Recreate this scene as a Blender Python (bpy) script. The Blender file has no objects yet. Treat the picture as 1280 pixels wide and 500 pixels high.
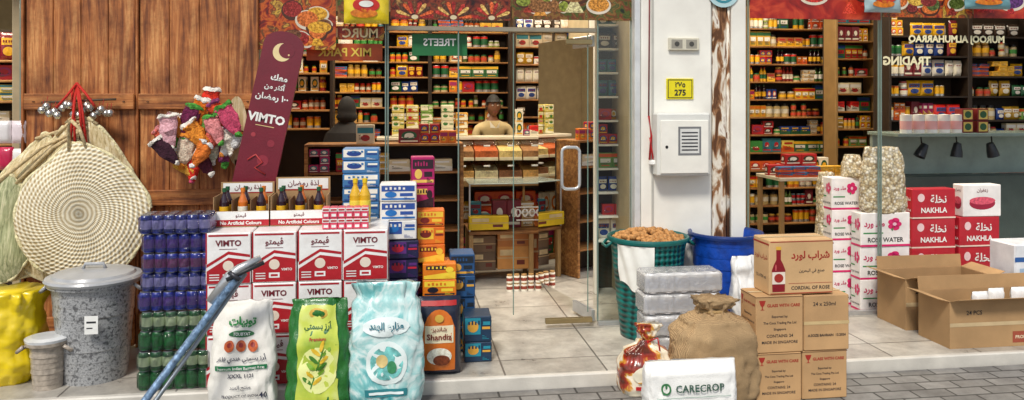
import bpy, math, random
from mathutils import Vector, Matrix, noise
R=random.Random(7)
sc=bpy.context.scene; COL=sc.collection
TH=math.radians(8); CT,ST=math.cos(TH),math.sin(TH); EYE=1.6
PAVE=-0.07; FY=5.45; PANES=False
def W(px,py,Y):
    u=(px-640)/1000; t=Y/(CT-u*ST); return t*(u*CT+ST), EYE-t*(py-120)/1000
def WX(px,Y): return W(px,0,Y)[0]
# ---------------- materials
def hx(h):
    c=[int(h[i:i+2],16)/255 for i in (0,2,4)]
    return tuple((x/12.92 if x<=.04045 else ((x+.055)/1.055)**2.4) for x in c)
MC={}
def M(h,rough=.5,metal=0,var=.12,scale=9,bump=.12,bs=90,coat=0,name=None,emit=0):
    k=(h,rough,metal,var,scale,bump,bs,coat,emit)
    if k in MC: return MC[k]
    m=bpy.data.materials.new(name or 'surface_'+h); m.use_nodes=True; n=m.node_tree.nodes; l=m.node_tree.links
    b=n['Principled BSDF']; c=hx(h)
    tc=n.new('ShaderNodeTexCoord'); nz=n.new('ShaderNodeTexNoise'); nz.inputs['Scale'].default_value=scale; nz.inputs['Detail'].default_value=6
    l.new(tc.outputs['Object'],nz.inputs['Vector'])
    r=n.new('ShaderNodeValToRGB'); e=r.color_ramp.elements
    e[0].position=.3; e[1].position=.7
    e[0].color=tuple(x*(1-var) for x in c)+(1,); e[1].color=tuple(min(.95,x*(1+var)) for x in c)+(1,)
    l.new(nz.outputs['Fac'],r.inputs['Fac']); l.new(r.outputs['Color'],b.inputs['Base Color'])
    b.inputs['Roughness'].default_value=rough; b.inputs['Metallic'].default_value=metal
    if coat: b.inputs['Coat Weight'].default_value=coat; b.inputs['Coat Roughness'].default_value=.15
    if emit: l.new(r.outputs['Color'],b.inputs['Emission Color']); b.inputs['Emission Strength'].default_value=emit
    if bump:
        n2=n.new('ShaderNodeTexNoise'); n2.inputs['Scale'].default_value=bs; n2.inputs['Detail'].default_value=3
        l.new(tc.outputs['Object'],n2.inputs['Vector'])
        bp=n.new('ShaderNodeBump'); bp.inputs['Strength'].default_value=bump; bp.inputs['Distance'].default_value=.01
        l.new(n2.outputs['Fac'],bp.inputs['Height']); l.new(bp.outputs['Normal'],b.inputs['Normal'])
    MC[k]=m; return m
def newmat(name):
    m=bpy.data.materials.new(name); m.use_nodes=True
    return m,m.node_tree.nodes,m.node_tree.links,m.node_tree.nodes['Principled BSDF']
def ramp(n,stops,const=False):
    r=n.new('ShaderNodeValToRGB'); cr=r.color_ramp
    if const: cr.interpolation='CONSTANT'
    while len(cr.elements)<len(stops): cr.elements.new(.5)
    for e,(p,h) in zip(cr.elements,stops): e.position=p; e.color=(hx(h) if isinstance(h,str) else h)+(1,)
    return r
def glassmat(name,tint=(.97,.99,.98),gl=1.0,rough=0.0,bump=0,ior=1.45,extra=0,milk=0):
    m,n,l,b=newmat(name); n.remove(b); out=n['Material Output']
    t=n.new('ShaderNodeBsdfTransparent'); t.inputs[0].default_value=tint+(1,)
    tsrc=t.outputs[0]
    if milk:
        df=n.new('ShaderNodeBsdfDiffuse'); df.inputs[0].default_value=(.88,.88,.88,1); m1=n.new('ShaderNodeMixShader'); m1.inputs[0].default_value=milk; l.new(tsrc,m1.inputs[1]); l.new(df.outputs[0],m1.inputs[2]); tsrc=m1.outputs[0]
    g=n.new('ShaderNodeBsdfGlossy'); g.inputs['Roughness'].default_value=rough; g.inputs[0].default_value=(gl,gl,gl,1)
    f=n.new('ShaderNodeFresnel'); f.inputs['IOR'].default_value=ior; mx=n.new('ShaderNodeMixShader')
    src=f.outputs[0]
    if extra:
        a=n.new('ShaderNodeMath'); a.operation='ADD'; a.inputs[1].default_value=extra; l.new(src,a.inputs[0]); src=a.outputs[0]
    l.new(src,mx.inputs[0]); l.new(tsrc,mx.inputs[1]); l.new(g.outputs[0],mx.inputs[2]); l.new(mx.outputs[0],out.inputs[0])
    if bump:
        tc=n.new('ShaderNodeTexCoord'); z=n.new('ShaderNodeTexNoise'); z.inputs['Scale'].default_value=bump; z.inputs['Distortion'].default_value=1.5; z.inputs['Detail'].default_value=4
        bp=n.new('ShaderNodeBump'); bp.inputs['Strength'].default_value=.9; bp.inputs['Distance'].default_value=.02
        l.new(tc.outputs['Object'],z.inputs['Vector']); l.new(z.outputs['Fac'],bp.inputs['Height']); l.new(bp.outputs['Normal'],g.inputs['Normal']); l.new(bp.outputs['Normal'],f.inputs['Normal'])
    return m
GLASS=glassmat('window_glass',(.88,.93,.91),extra=.04)
FILM=glassmat('shrink_film',(.99,.99,1),rough=.08,bump=18,ior=1.35,extra=.015)
FILMW=glassmat('milky_film',(.99,.99,1),rough=.15,bump=24,ior=1.4,extra=.03,milk=.38)
CLEAR=glassmat('clear_plastic',(.95,.96,.96),rough=.15,bump=14,extra=.03)
def woodmat(name,c1,c2,c3,axis='Z',sc_=1.0,rough=.62,stain=.85,st=(.4,.34,.3)):
    m,n,l,b=newmat(name); tc=n.new('ShaderNodeTexCoord'); mp=n.new('ShaderNodeMapping')
    mp.inputs['Scale'].default_value=(14*sc_,14*sc_,.9*sc_) if axis=='Z' else (.9*sc_,14*sc_,14*sc_)
    l.new(tc.outputs['Object'],mp.inputs[0]); z=n.new('ShaderNodeTexNoise'); z.inputs['Scale'].default_value=2.2; z.inputs['Detail'].default_value=9; z.inputs['Roughness'].default_value=.7; z.inputs['Distortion'].default_value=.6
    l.new(mp.outputs[0],z.inputs['Vector']); r=ramp(n,[(.34,c1),(.5,c2),(.66,c3)]); l.new(z.outputs['Fac'],r.inputs[0])
    z2=n.new('ShaderNodeTexNoise'); z2.inputs['Scale'].default_value=2.5; z2.inputs['Detail'].default_value=8; z2.inputs['Roughness'].default_value=.72; l.new(tc.outputs['Object'],z2.inputs['Vector'])
    r2=ramp(n,[(.38,st),(.56,(1,1,1))]); l.new(z2.outputs['Fac'],r2.inputs[0])
    mx=n.new('ShaderNodeMix'); mx.data_type='RGBA'; mx.blend_type='MULTIPLY'; mx.inputs[0].default_value=stain
    l.new(r.outputs[0],mx.inputs[6]); l.new(r2.outputs[0],mx.inputs[7]); l.new(mx.outputs[2],b.inputs['Base Color'])
    bp=n.new('ShaderNodeBump'); bp.inputs['Strength'].default_value=.6; bp.inputs['Distance'].default_value=.006; l.new(z.outputs['Fac'],bp.inputs['Height']); l.new(bp.outputs[0],b.inputs['Normal'])
    b.inputs['Roughness'].default_value=rough; return m
WOOD=woodmat('weathered_wood','66321a','b46c36','e0a062')
WOODH=woodmat('weathered_wood_rail','6e391c','bc743a','dc9c5e',axis='X')
OAK=woodmat('shelf_wood','6b4220','9c6a38','c49558',axis='X')
def tilemat(name,c1,c2,mortar,w,h,ms,rough,off=.5,bumpd=.003):
    m,n,l,b=newmat(name); tc=n.new('ShaderNodeTexCoord'); br=n.new('ShaderNodeTexBrick')
    l.new(tc.outputs['Object'],br.inputs['Vector']); br.offset=off
    br.inputs['Color1'].default_value=hx(c1)+(1,); br.inputs['Color2'].default_value=hx(c2)+(1,); br.inputs['Mortar'].default_value=hx(mortar)+(1,)
    br.inputs['Scale'].default_value=1; br.inputs['Brick Width'].default_value=w; br.inputs['Row Height'].default_value=h; br.inputs['Mortar Size'].default_value=ms; br.inputs['Mortar Smooth'].default_value=.3
    z=n.new('ShaderNodeTexNoise'); z.inputs['Scale'].default_value=3.5; z.inputs['Detail'].default_value=10; z.inputs['Roughness'].default_value=.75; l.new(tc.outputs['Object'],z.inputs['Vector'])
    r=ramp(n,[(.36,(.45,.43,.42)),(.6,(1.08,1.07,1.05))]); l.new(z.outputs['Fac'],r.inputs[0])
    mx=n.new('ShaderNodeMix'); mx.data_type='RGBA'; mx.blend_type='MULTIPLY'; mx.inputs[0].default_value=.75
    l.new(br.outputs['Color'],mx.inputs[6]); l.new(r.outputs[0],mx.inputs[7]); l.new(mx.outputs[2],b.inputs['Base Color'])
    rr=n.new('ShaderNodeMapRange'); rr.inputs[3].default_value=rough-.1; rr.inputs[4].default_value=rough+.2; l.new(z.outputs['Fac'],rr.inputs[0]); l.new(rr.outputs[0],b.inputs['Roughness'])
    bp=n.new('ShaderNodeBump'); bp.invert=True; bp.inputs['Strength'].default_value=.7; bp.inputs['Distance'].default_value=bumpd; l.new(br.outputs['Fac'],bp.inputs['Height']); l.new(bp.outputs[0],b.inputs['Normal'])
    return m
TILE=tilemat('marble_tile','c2beb5','b3aea5','75706a',.6,.6,.006,.26,off=0)
PAVER=tilemat('grey_paver','8f8d8a','797774','484643',.22,.11,.007,.75)
def weave(name,c1,c2,s=90,ring=False,bumpd=.01,rough=.85,distort=2):
    m,n,l,b=newmat(name); tc=n.new('ShaderNodeTexCoord')
    hs=[]
    def mth(op,a,bv=None):
        q=n.new('ShaderNodeMath'); q.operation=op
        l.new(a,q.inputs[0])
        if bv is not None:
            if hasattr(bv,'node'): l.new(bv,q.inputs[1])
            else: q.inputs[1].default_value=bv
        return q.outputs[0]
    if ring:
        w=n.new('ShaderNodeTexWave'); w.wave_type='RINGS'; w.rings_direction='Y'; w.inputs['Scale'].default_value=s; w.inputs['Distortion'].default_value=1.8; w.inputs['Detail Scale'].default_value=2; l.new(tc.outputs['Object'],w.inputs['Vector']); h1=w.outputs['Fac']
        sp=n.new('ShaderNodeSeparateXYZ'); l.new(tc.outputs['Object'],sp.inputs[0]); th=mth('ARCTAN2',sp.outputs[2],sp.outputs[0])
        ln=n.new('ShaderNodeVectorMath'); ln.operation='LENGTH'; l.new(tc.outputs['Object'],ln.inputs[0])
        h2=mth('MULTIPLY_ADD',mth('SINE',mth('ADD',mth('MULTIPLY',th,74),mth('MULTIPLY',ln.outputs['Value'],170))),.5); h2.node.inputs[2].default_value=.5
    else:
        for d in ('X','Z'):
            w=n.new('ShaderNodeTexWave'); w.bands_direction=d; w.inputs['Scale'].default_value=s; w.inputs['Distortion'].default_value=distort; w.inputs['Detail'].default_value=2; l.new(tc.outputs['Object'],w.inputs['Vector']); hs.append(w)
        h1,h2=hs[0].outputs['Fac'],hs[1].outputs['Fac']
    a=n.new('ShaderNodeMath'); a.operation='MULTIPLY_ADD'; l.new(h1,a.inputs[0]); a.inputs[1].default_value=.55; 
    l.new(mth('MULTIPLY',h2,.45),a.inputs[2])
    r=ramp(n,[(.12,c1),(.7,c2)]); l.new(a.outputs[0],r.inputs[0])
    z=n.new('ShaderNodeTexNoise'); z.inputs['Scale'].default_value=5; z.inputs['Detail'].default_value=6; l.new(tc.outputs['Object'],z.inputs['Vector']); r2=ramp(n,[(.3,(.7,.67,.62)),(.65,(1.1,1.08,1.05))]); l.new(z.outputs['Fac'],r2.inputs[0])
    mx=n.new('ShaderNodeMix'); mx.data_type='RGBA'; mx.blend_type='MULTIPLY'; mx.inputs[0].default_value=.8; l.new(r.outputs[0],mx.inputs[6]); l.new(r2.outputs[0],mx.inputs[7]); l.new(mx.outputs[2],b.inputs['Base Color'])
    bp=n.new('ShaderNodeBump'); bp.inputs['Strength'].default_value=.9; bp.inputs['Distance'].default_value=bumpd; l.new(a.outputs[0],bp.inputs['Height']); l.new(bp.outputs[0],b.inputs['Normal'])
    b.inputs['Roughness'].default_value=rough; return m
BURLAP=weave('burlap_weave','8a6c48','d2b388',s=62,distort=3,bumpd=.004)
STRAW=weave('palm_weave','b8a072','fcf4dc',s=12.5,ring=True,bumpd=.008)
STRAWV=woodmat('palm_sheaf','98804e','dcc898','f6ecce',sc_=2.2,rough=.85,stain=.5)
def knit(h): return M(h,.98,var=.4,scale=70,bump=1.0,bs=110)
def cells(name,stops,scale,rough=.6,bump=.8,coat=0,const=True,dark=.85):
    m,n,l,b=newmat(name); tc=n.new('ShaderNodeTexCoord'); v=n.new('ShaderNodeTexVoronoi'); v.inputs['Scale'].default_value=scale
    l.new(tc.outputs['Object'],v.inputs['Vector']); sp=n.new('ShaderNodeSeparateColor'); l.new(v.outputs['Color'],sp.inputs[0])
    r=ramp(n,stops,const); l.new(sp.outputs[0],r.inputs[0])
    r2=ramp(n,[(.2,(1,1,1)),(.75,(.25,.22,.2))]); l.new(v.outputs['Distance'],r2.inputs[0])
    mx=n.new('ShaderNodeMix'); mx.data_type='RGBA'; mx.blend_type='MULTIPLY'; mx.inputs[0].default_value=dark; l.new(r.outputs[0],mx.inputs[6]); l.new(r2.outputs[0],mx.inputs[7]); l.new(mx.outputs[2],b.inputs['Base Color'])
    bp=n.new('ShaderNodeBump'); bp.invert=True; bp.inputs['Strength'].default_value=bump; bp.inputs['Distance'].default_value=.008; l.new(v.outputs['Distance'],bp.inputs['Height']); l.new(bp.outputs[0],b.inputs['Normal'])
    b.inputs['Roughness'].default_value=rough; b.inputs['Coat Weight'].default_value=coat; return m
def spice(name,stops,scale,stretch=(1,1,1),dist=1.2,rough=.35,coat=0):
    m,n,l,b=newmat(name); tc=n.new('ShaderNodeTexCoord'); mp=n.new('ShaderNodeMapping'); mp.inputs['Scale'].default_value=stretch; l.new(tc.outputs['Object'],mp.inputs[0])
    z=n.new('ShaderNodeTexNoise'); z.inputs['Scale'].default_value=scale; z.inputs['Detail'].default_value=8; z.inputs['Distortion'].default_value=dist; l.new(mp.outputs[0],z.inputs['Vector']); r=ramp(n,stops); l.new(z.outputs['Fac'],r.inputs[0])
    l.new(r.outputs[0],b.inputs['Base Color']); b.inputs['Roughness'].default_value=rough; b.inputs['Coat Weight'].default_value=coat; return m
NUTS=cells('pistachio_nuts',[(0,'eaddba'),(.3,'d2bf95'),(.55,'f4ecd6'),(.8,'bda67c')],52,dark=.75,bump=.6,coat=.4)
SPECK=spice('cloudy_plastic_over_grain',[(.36,'5c5d60'),(.46,'929394'),(.54,'b2b3b4'),(.62,'7e7f82'),(.7,'bebfbf')],55,dist=.3,rough=.3,coat=.5)
CARD=M('ad8a60',.85,var=.16,scale=4,bump=.08); CARDD=M('7e5e3e',.85)
WHITE=M('f0efea',.5); STEEL=M('c6c8ca',.3,.7); BLACK=M('121214',.4)
WPAINT=M('efebe1',.45,var=.12,scale=3,bump=.1,bs=30)
# ---------------- arabic shaping
AF={}
def _a(ch,start,n):
    AF[ch]=[chr(start+i) for i in range(n)]
for ch,s,n in [('ا',0xFE8D,2),('أ',0xFE83,2),('ب',0xFE8F,4),('ة',0xFE93,2),('ت',0xFE95,4),('ث',0xFE99,4),('ج',0xFE9D,4),('ح',0xFEA1,4),('خ',0xFEA5,4),('د',0xFEA9,2),('ذ',0xFEAB,2),('ر',0xFEAD,2),('ز',0xFEAF,2),('س',0xFEB1,4),('ش',0xFEB5,4),('ص',0xFEB9,4),('ض',0xFEBD,4),('ط',0xFEC1,4),('ظ',0xFEC5,4),('ع',0xFEC9,4),('غ',0xFECD,4),('ف',0xFED1,4),('ق',0xFED5,4),('ك',0xFED9,4),('ل',0xFEDD,4),('م',0xFEE1,4),('ن',0xFEE5,4),('ه',0xFEE9,4),('و',0xFEED,2),('ى',0xFEEF,2),('ي',0xFEF1,4),('ڤ',0xFB6A,4)]: _a(ch,s,n)
def AR(s):
    out=[]
    for i,ch in enumerate(s):
        if ch not in AF: out.append(ch); continue
        f=AF[ch]; pj=i>0 and s[i-1] in AF and len(AF[s[i-1]])==4; nj=i<len(s)-1 and s[i+1] in AF and len(f)==4
        out.append(f[3] if pj and nj else f[1] if pj else f[2] if nj else f[0])
    return ''.join(reversed(out))
TCACHE={}
def textmesh(s,bold=.0):
    k=(s,bold)
    if k in TCACHE: return TCACHE[k]
    cu=bpy.data.curves.new('t','FONT'); cu.body=s; cu.resolution_u=2; cu.offset=bold; cu.size=1
    ob=bpy.data.objects.new('t',cu); COL.objects.link(ob)
    dg=bpy.context.evaluated_depsgraph_get(); me=bpy.data.meshes.new_from_object(ob.evaluated_get(dg))
    vs=[(v.co.x,v.co.y) for v in me.vertices]; fs=[tuple(p.vertices) for p in me.polygons]
    bpy.data.objects.remove(ob); bpy.data.curves.remove(cu); bpy.data.meshes.remove(me)
    if not vs: TCACHE[k]=([],[],1,1); return TCACHE[k]
    x0=min(v[0] for v in vs); x1=max(v[0] for v in vs); y0=min(v[1] for v in vs); y1=max(v[1] for v in vs)
    vs=[(a-(x0+x1)/2,b-(y0+y1)/2) for a,b in vs]; TCACHE[k]=(vs,fs,x1-x0,y1-y0); return TCACHE[k]
# ---------------- mesh builder
class Face:
    def __init__(s,o,U,V,N,fn=None): s.o=Vector(o); s.U=Vector(U); s.V=Vector(V); s.N=Vector(N); s.w=s.U.length; s.h=s.V.length; s.fn=fn
    def __call__(s,u,v,L=1):
        if s.fn: return s.fn(u,v,L)
        return s.o+s.U*u+s.V*v+s.N*(.0012*L)
class MB:
    def __init__(s): s.v=[]; s.f=[]; s.m=[]; s.mats=[]; s.sm=[]; s.T=None
    def add(s,vs,fs,mat,smooth=False):
        if mat not in s.mats: s.mats.append(mat)
        i=s.mats.index(mat); b=len(s.v)
        if s.T is not None: vs=[s.T@Vector(v) for v in vs]
        s.v+= [tuple(v) for v in vs]; 
        for f in fs: s.f.append(tuple(b+k for k in f)); s.m.append(i); s.sm.append(smooth)
    def box(s,x0,x1,y0,y1,z0,z1,mat,b=.004):
        b=min(b,abs(x1-x0)/3,abs(y1-y0)/3,abs(z1-z0)/3); lo=(x0,y0,z0); hi=(x1,y1,z1); vs=[]; idx={}
        for sx in (0,1):
            for sy in (0,1):
                for sz in (0,1):
                    sg=(sx,sy,sz)
                    for a in range(3):
                        p=[]
                        for k in range(3):
                            e=hi[k] if sg[k] else lo[k]
                            if k!=a: e+= -b if sg[k] else b
                            p.append(e)
                        idx[(sg,a)]=len(vs); vs.append(p)
        fs=[]
        def sg(a,va,bx,vb,c,vc):
            t=[0,0,0]; t[a]=va; t[bx]=vb; t[c]=vc; return tuple(t)
        for a in range(3):
            p,q=[k for k in range(3) if k!=a]
            for va in (0,1): fs.append([idx[(sg(a,va,p,i,q,j),a)] for i,j in ((0,0),(1,0),(1,1),(0,1))])
        for a in range(3):
            for c in range(a+1,3):
                k=3-a-c
                for va in (0,1):
                    for vc in (0,1):
                        fs.append([idx[(sg(a,va,c,vc,k,0),a)],idx[(sg(a,va,c,vc,k,1),a)],idx[(sg(a,va,c,vc,k,1),c)],idx[(sg(a,va,c,vc,k,0),c)]])
        for i in (0,1):
            for j in (0,1):
                for k in (0,1): fs.append([idx[((i,j,k),a)] for a in range(3)])
        C=Vector(((x0+x1)/2,(y0+y1)/2,(z0+z1)/2)); o=[]
        for f in fs:
            P=[Vector(vs[i]) for i in f]; n=(P[1]-P[0]).cross(P[2]-P[0]); mid=sum(P,Vector())/len(P)
            o.append(f if n.dot(mid-C)>0 else f[::-1])
        s.add(vs,o,mat)
    def lathe(s,c,prof,mat,n=20,smooth=True,mats=None,sx=1,sy=1):
        vs=[]
        for r,z in prof:
            for i in range(n): a=2*math.pi*i/n; vs.append((c[0]+r*sx*math.cos(a),c[1]+r*sy*math.sin(a),c[2]+z))
        for j in range(len(prof)-1):
            vv=[vs[k] for k in range(j*n,(j+2)*n)]
            s.add(vv,[(i,(i+1)%n,n+(i+1)%n,n+i) for i in range(n)],(mats[j] if mats else mat),smooth)
    def tube(s,pts,r,mat,n=8,smooth=True):
        pts=[Vector(p) for p in pts]; rs=r if isinstance(r,(list,tuple)) else [r]*len(pts); vs=[]; up=Vector((0,0,1)); closed=(pts[0]-pts[-1]).length<1e-6
        flat=all(abs(p.y-pts[0].y)<1e-4 for p in pts)
        for i,p in enumerate(pts):
            d=(pts[min(i+1,len(pts)-1)]-pts[max(i-1,0)]).normalized()
            if closed and i in (0,len(pts)-1): d=(pts[1]-pts[-2]).normalized()
            a=Vector((0,1,0)) if flat else d.cross(up)
            if a.length<.1: a=d.cross(Vector((0,1,0)))
            a.normalize(); b=d.cross(a)
            for k in range(n): t=2*math.pi*k/n; vs.append(p+(a*math.cos(t)+b*math.sin(t))*rs[i])
        fs=[(j*n+i,j*n+(i+1)%n,(j+1)*n+(i+1)%n,(j+1)*n+i) for j in range(len(pts)-1) for i in range(n)]
        if not closed: fs+=[tuple(range(n))[::-1],tuple(range((len(pts)-1)*n,len(pts)*n))]
        s.add(vs,fs,mat,smooth)
    def rect(s,F,u0,v0,u1,v1,mat,L=1,n=1,m=1):
        vs=[F(u0+(u1-u0)*i/n,v0+(v1-v0)*j/m,L) for j in range(m+1) for i in range(n+1)]
        s.add(vs,[(j*(n+1)+i,j*(n+1)+i+1,(j+1)*(n+1)+i+1,(j+1)*(n+1)+i) for j in range(m) for i in range(n)],mat,F.fn is not None)
    def poly(s,F,pts,mat,L=2): s.add([F(u,v,L) for u,v in pts],[tuple(range(len(pts)))],mat)
    def ell(s,F,cu,cv,ru,rv,mat,L=2,seg=22,rot=0):
        vs=[F(cu,cv,L)]; cr,sr=math.cos(rot),math.sin(rot)
        for rr in ((.5,1) if F.fn else (1,)):
            for i in range(seg):
                a=2*math.pi*i/seg; x=ru*rr*math.cos(a)*F.w; y=rv*rr*math.sin(a)*F.h
                vs.append(F(cu+(x*cr-y*sr)/F.w,cv+(x*sr+y*cr)/F.h,L))
        fs=[(0,1+i,1+(i+1)%seg) for i in range(seg)]
        if F.fn: fs+=[(1+i,1+seg+i,1+seg+(i+1)%seg,1+(i+1)%seg) for i in range(seg)]
        s.add(vs,fs,mat,F.fn is not None)
    def text(s,F,t,cu,cv,h,mat,L=3,maxw=.9,bold=.01,mirror=False):
        vs,fs,w,hh=textmesh(t,bold)
        if not fs: return
        k=h*F.h/hh
        if w*k>maxw*F.w: k=maxw*F.w/w
        sx=-1 if mirror else 1
        s.add([F(cu+sx*a*k/F.w,cv+b*k/F.h,L) for a,b in vs],fs,mat)
    def obj(s,name,label=None,cat=None,group=None,parent=None,origin=None,kind=None):
        me=bpy.data.meshes.new(name); 
        if origin is None:
            xs=[v[0] for v in s.v]; ys=[v[1] for v in s.v]; zs=[v[2] for v in s.v]
            origin=((min(xs)+max(xs))/2,(min(ys)+max(ys))/2,min(zs))
        o=Vector(origin); me.from_pydata([tuple(Vector(v)-o) for v in s.v],[],s.f)
        for m in s.mats: me.materials.append(m)
        me.polygons.foreach_set('material_index',s.m); me.polygons.foreach_set('use_smooth',s.sm); me.update()
        ob=bpy.data.objects.new(name,me); ob.location=o
        if parent is not None: ob.parent=parent; ob.location=o-parent.location
        COL.objects.link(ob); tag(ob,label,cat,group,kind); return ob
def tag(ob,label=None,cat=None,group=None,kind=None):
    if label: ob['label']=label
    if cat: ob['category']=cat
    if group: ob['group']=group
    if kind: ob['kind']=kind
def empty(name,loc,label,cat,group=None):
    e=bpy.data.objects.new(name,None); e.location=loc; e.empty_display_size=.1; COL.objects.link(e); tag(e,label,cat,group); return e
def faces(x0,x1,y0,y1,z0,z1):
    return (Face((x0,y0,z0),(x1-x0,0,0),(0,0,z1-z0),(0,-1,0)),
            Face((x1,y0,z0),(0,y1-y0,0),(0,0,z1-z0),(1,0,0)),
            Face((x0,y1,z0),(0,y0-y1,0),(0,0,z1-z0),(-1,0,0)),
            Face((x0,y0,z1),(x1-x0,0,0),(0,y1-y0,0),(0,0,1)))
# ---------------- setting
mb=MB(); mb.rect(Face((-60,-60,-.2),(120,0,0),(0,120,0),(0,0,1)),0,0,1,1,M('56565a',.9,scale=2,bump=.3,bs=120),0); mb.obj('ground','grey asphalt ground','ground',kind='structure',origin=(0,0,-.2))
mb=MB(); mb.box(-14,14,.2,4.497,-.19,PAVE,PAVER,.01); mb.obj('pavement','grey block paved pavement before the shop','pavement',kind='structure',origin=(0,0,0))
mb=MB(); mb.box(-8,9,4.54,10.5,-.19,0,TILE,.006); mb.box(-8,9,4.5,4.539,-.19,.003,M('cfcac0',.5,scale=4,var=.2),.008); mb.obj('floor','grey beige marble tile shop floor and step','floor',kind='structure',origin=(0,0,0))
IW=M('a89878',.8); 
mb=MB()
mb.box(-7.2,8.2,10.0,10.15,0,3.2,IW,.01); mb.box(-7.35,-7.2,5.6,10.15,0,3.2,IW,.01); mb.box(8.2,8.35,5.6,10.15,0,3.2,IW,.01)
mb.obj('interior_wall','cream plaster walls enclosing the shop','wall',origin=(0,10,0))
mb=MB(); mb.box(-7.3,8.3,5.5,10.1,3.2,3.3,M('d8d5cc',.8),.01); mb.obj('ceiling','off-white flat shop ceiling','ceiling',origin=(0,8,3.2))
xp0,xp1=WX(802,5.35),WX(890,5.35)
mb=MB(); mb.box(xp0+.1,xp0+.25,5.7,10.0,0,3.2,IW,.01); mb.obj('partition_wall','cream partition wall between two shop rooms','wall')
mb=MB(); mb.box(WX(30,5.6)-.12,WX(30,5.6)-.04,5.7,10.0,0,3.2,IW,.01); mb.obj('partition_wall','cream partition wall beside wooden shutter','wall')
mb=MB(); mb.box(-7.3,8.3,5.35,5.65,2.62,4.6,M('d9d2c3',.8,scale=3,bump=.2,bs=25),.02); mb.obj('facade_wall','cream plaster wall above the shop windows','wall')
def shutter(p0,p1,yy,lab):
    x0,x1=WX(p0,yy),WX(p1,yy); e=empty('wooden_shutter',(x0,yy,0),lab,'shutter','tall wooden shutters'); mb=MB()
    n=4; w=(x1-x0)/n
    for i in range(n): mb.box(x0+i*w+.001,x0+(i+1)*w-.001,yy+.02,yy+.06,.02,2.6,WOOD,.004)
    mb.obj('plank_panel',parent=e)
    for z0,z1 in ((.02,.22),(W(100,137,yy)[1],W(100,117,yy)[1]),(2.42,2.6),(.9,1.0)):
        mb=MB(); mb.box(x0,x1,yy-.012,yy+.019,z0,z1,WOODH,.005)
        for xx in (x0+.06,x1-.06):
            mb.lathe((xx,yy-.012,(z0+z1)/2),[(.009,0),(.006,.004)],M('2a2220',.5,.6),8) 
        mb.obj('rail',parent=e)
    mb=MB(); mb.box(x0-.018,x0-.002,yy-.004,yy+.07,0,2.61,WOOD,.004); mb.obj('stile',parent=e)
shutter(30,168,5.35,'weathered brown wooden shutter hung with palm baskets'); shutter(173,322,5.37,'weathered brown wooden shutter behind drink cartons')
e=empty('pillar',((xp0+xp1)/2,5.35,0),'white metal clad pillar between two glass shopfronts','pillar')
mb=MB(); mb.box(xp0,xp1,5.35,5.64,0,2.618,WPAINT,.01); mb.obj('cladding',parent=e)
mb=MB(); mb.box(xp0-.045,xp0-.003,5.36,5.5,0,2.618,M('d6d8d8',.3,.2),.006); mb.box(xp0+.07,xp0+.085,5.343,5.349,0,2.61,M('bcbab2',.5),.001); mb.obj('frame',parent=e)
xs0,xs1=WX(891,5.36),WX(913,5.36)
rust=spice('peeling_white_paint',[(.4,'5d3a22'),(.47,'9a6c46'),(.52,'d8ccb8'),(.6,'ece6da'),(.68,'8a6244')],11,stretch=(1.6,1.6,.45),dist=.8,rough=.85)
mb=MB(); mb.box(xs0,xs1-.03,5.36,5.6,0,2.618,rust,.006); mb.tube([(xs1-.014,5.37,0),(xs1-.014,5.37,2.61)],.013,rust); mb.obj('rusty_jamb','rusted brown strip with peeling white paint',parent=e)
mb=MB(); mb.box(xs1+.004,WX(932,5.36),5.35,5.55,0,2.618,WPAINT,.006); mb.obj('frame',parent=e)
def pane(p0,p1,y,lab,z0=.03,z1=2.615,glass=True):
    x0,x1=WX(p0,y),WX(p1,y); e=empty('glass_panel',(x0,y,0),lab,'window')
    if glass: mb=MB(); mb.rect(Face((x0,y,z0),(x1-x0,0,0),(0,0,z1-z0),(0,-1,0)),0,0,1,1,GLASS,0); mb.obj('pane',parent=e)
    mb=MB(); mb.box(x0,x1,y-.02,y+.02,0,.03,STEEL,.003); mb.obj('bottom_rail',parent=e)
    for x in (x0,x1):
        mb=MB(); mb.box(x-.005,x+.005,y-.008,y+.008,.031,z1,M('7d9088',.15,.2),.002); mb.obj('edge_trim',parent=e)
    return e
pane(324,482,5.45,'clear glass shop window beside wooden shutter',glass=PANES); pane(485,573,5.45,'clear glass shop window beside the doorway',glass=PANES)
pane(747,789,5.45,'narrow clear glass panel beside the pillar',glass=True)
pane(935,1098,5.45,'large clear glass shop window',glass=PANES); pane(1101,1420,5.45,'large clear glass shop window with reversed lettering',glass=PANES)
pane(-260,26,5.5,'clear glass window of the neighbouring shop',glass=PANES)
mb=MB(); xa,xb=WX(484,5.45),WX(745,5.45); zz=W(640,37,5.45)[1]
mb.box(xa,xb,5.43,5.47,zz-.016,zz+.016,M('a59a86',.35,.6),.004); mb.obj('door_header','thin metal rail above the glass doors','door header')
hxx=WX(742,5.47); e=empty('glass_door',(hxx,5.47,0),'frameless glass door standing open with steel handle','door')
mb=MB(); ang=math.radians(104); dx,dy=math.cos(ang),math.sin(ang); wd=.95
Fd=Face((hxx,5.48,.1),(dx*wd,dy*wd,0),(0,0,zz-.13),(-dy,dx,0)); mb.rect(Fd,0,0,1,1,GLASS,0); mb.obj('pane',parent=e)
for z in (.02,zz-.11):
    mb=MB(); mb.T=Matrix.Translation((hxx,5.48,0))@Matrix.Rotation(ang,4,'Z'); mb.box(0,.3,-.015,.015,z,z+.08,STEEL,.004); mb.obj('patch_fitting',parent=e)
h2=WX(736,5.4); e=empty('glass_door',(h2,5.43,0),'frameless glass door leaf with steel pull handle','door')
x0=WX(642,5.42)
for p in (x0,h2):
    mb=MB(); mb.box(p-.003,p+.003,5.426,5.434,.1,zz-.03,M('6f8a80',.2),.001); mb.obj('edge_trim',parent=e)
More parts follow.
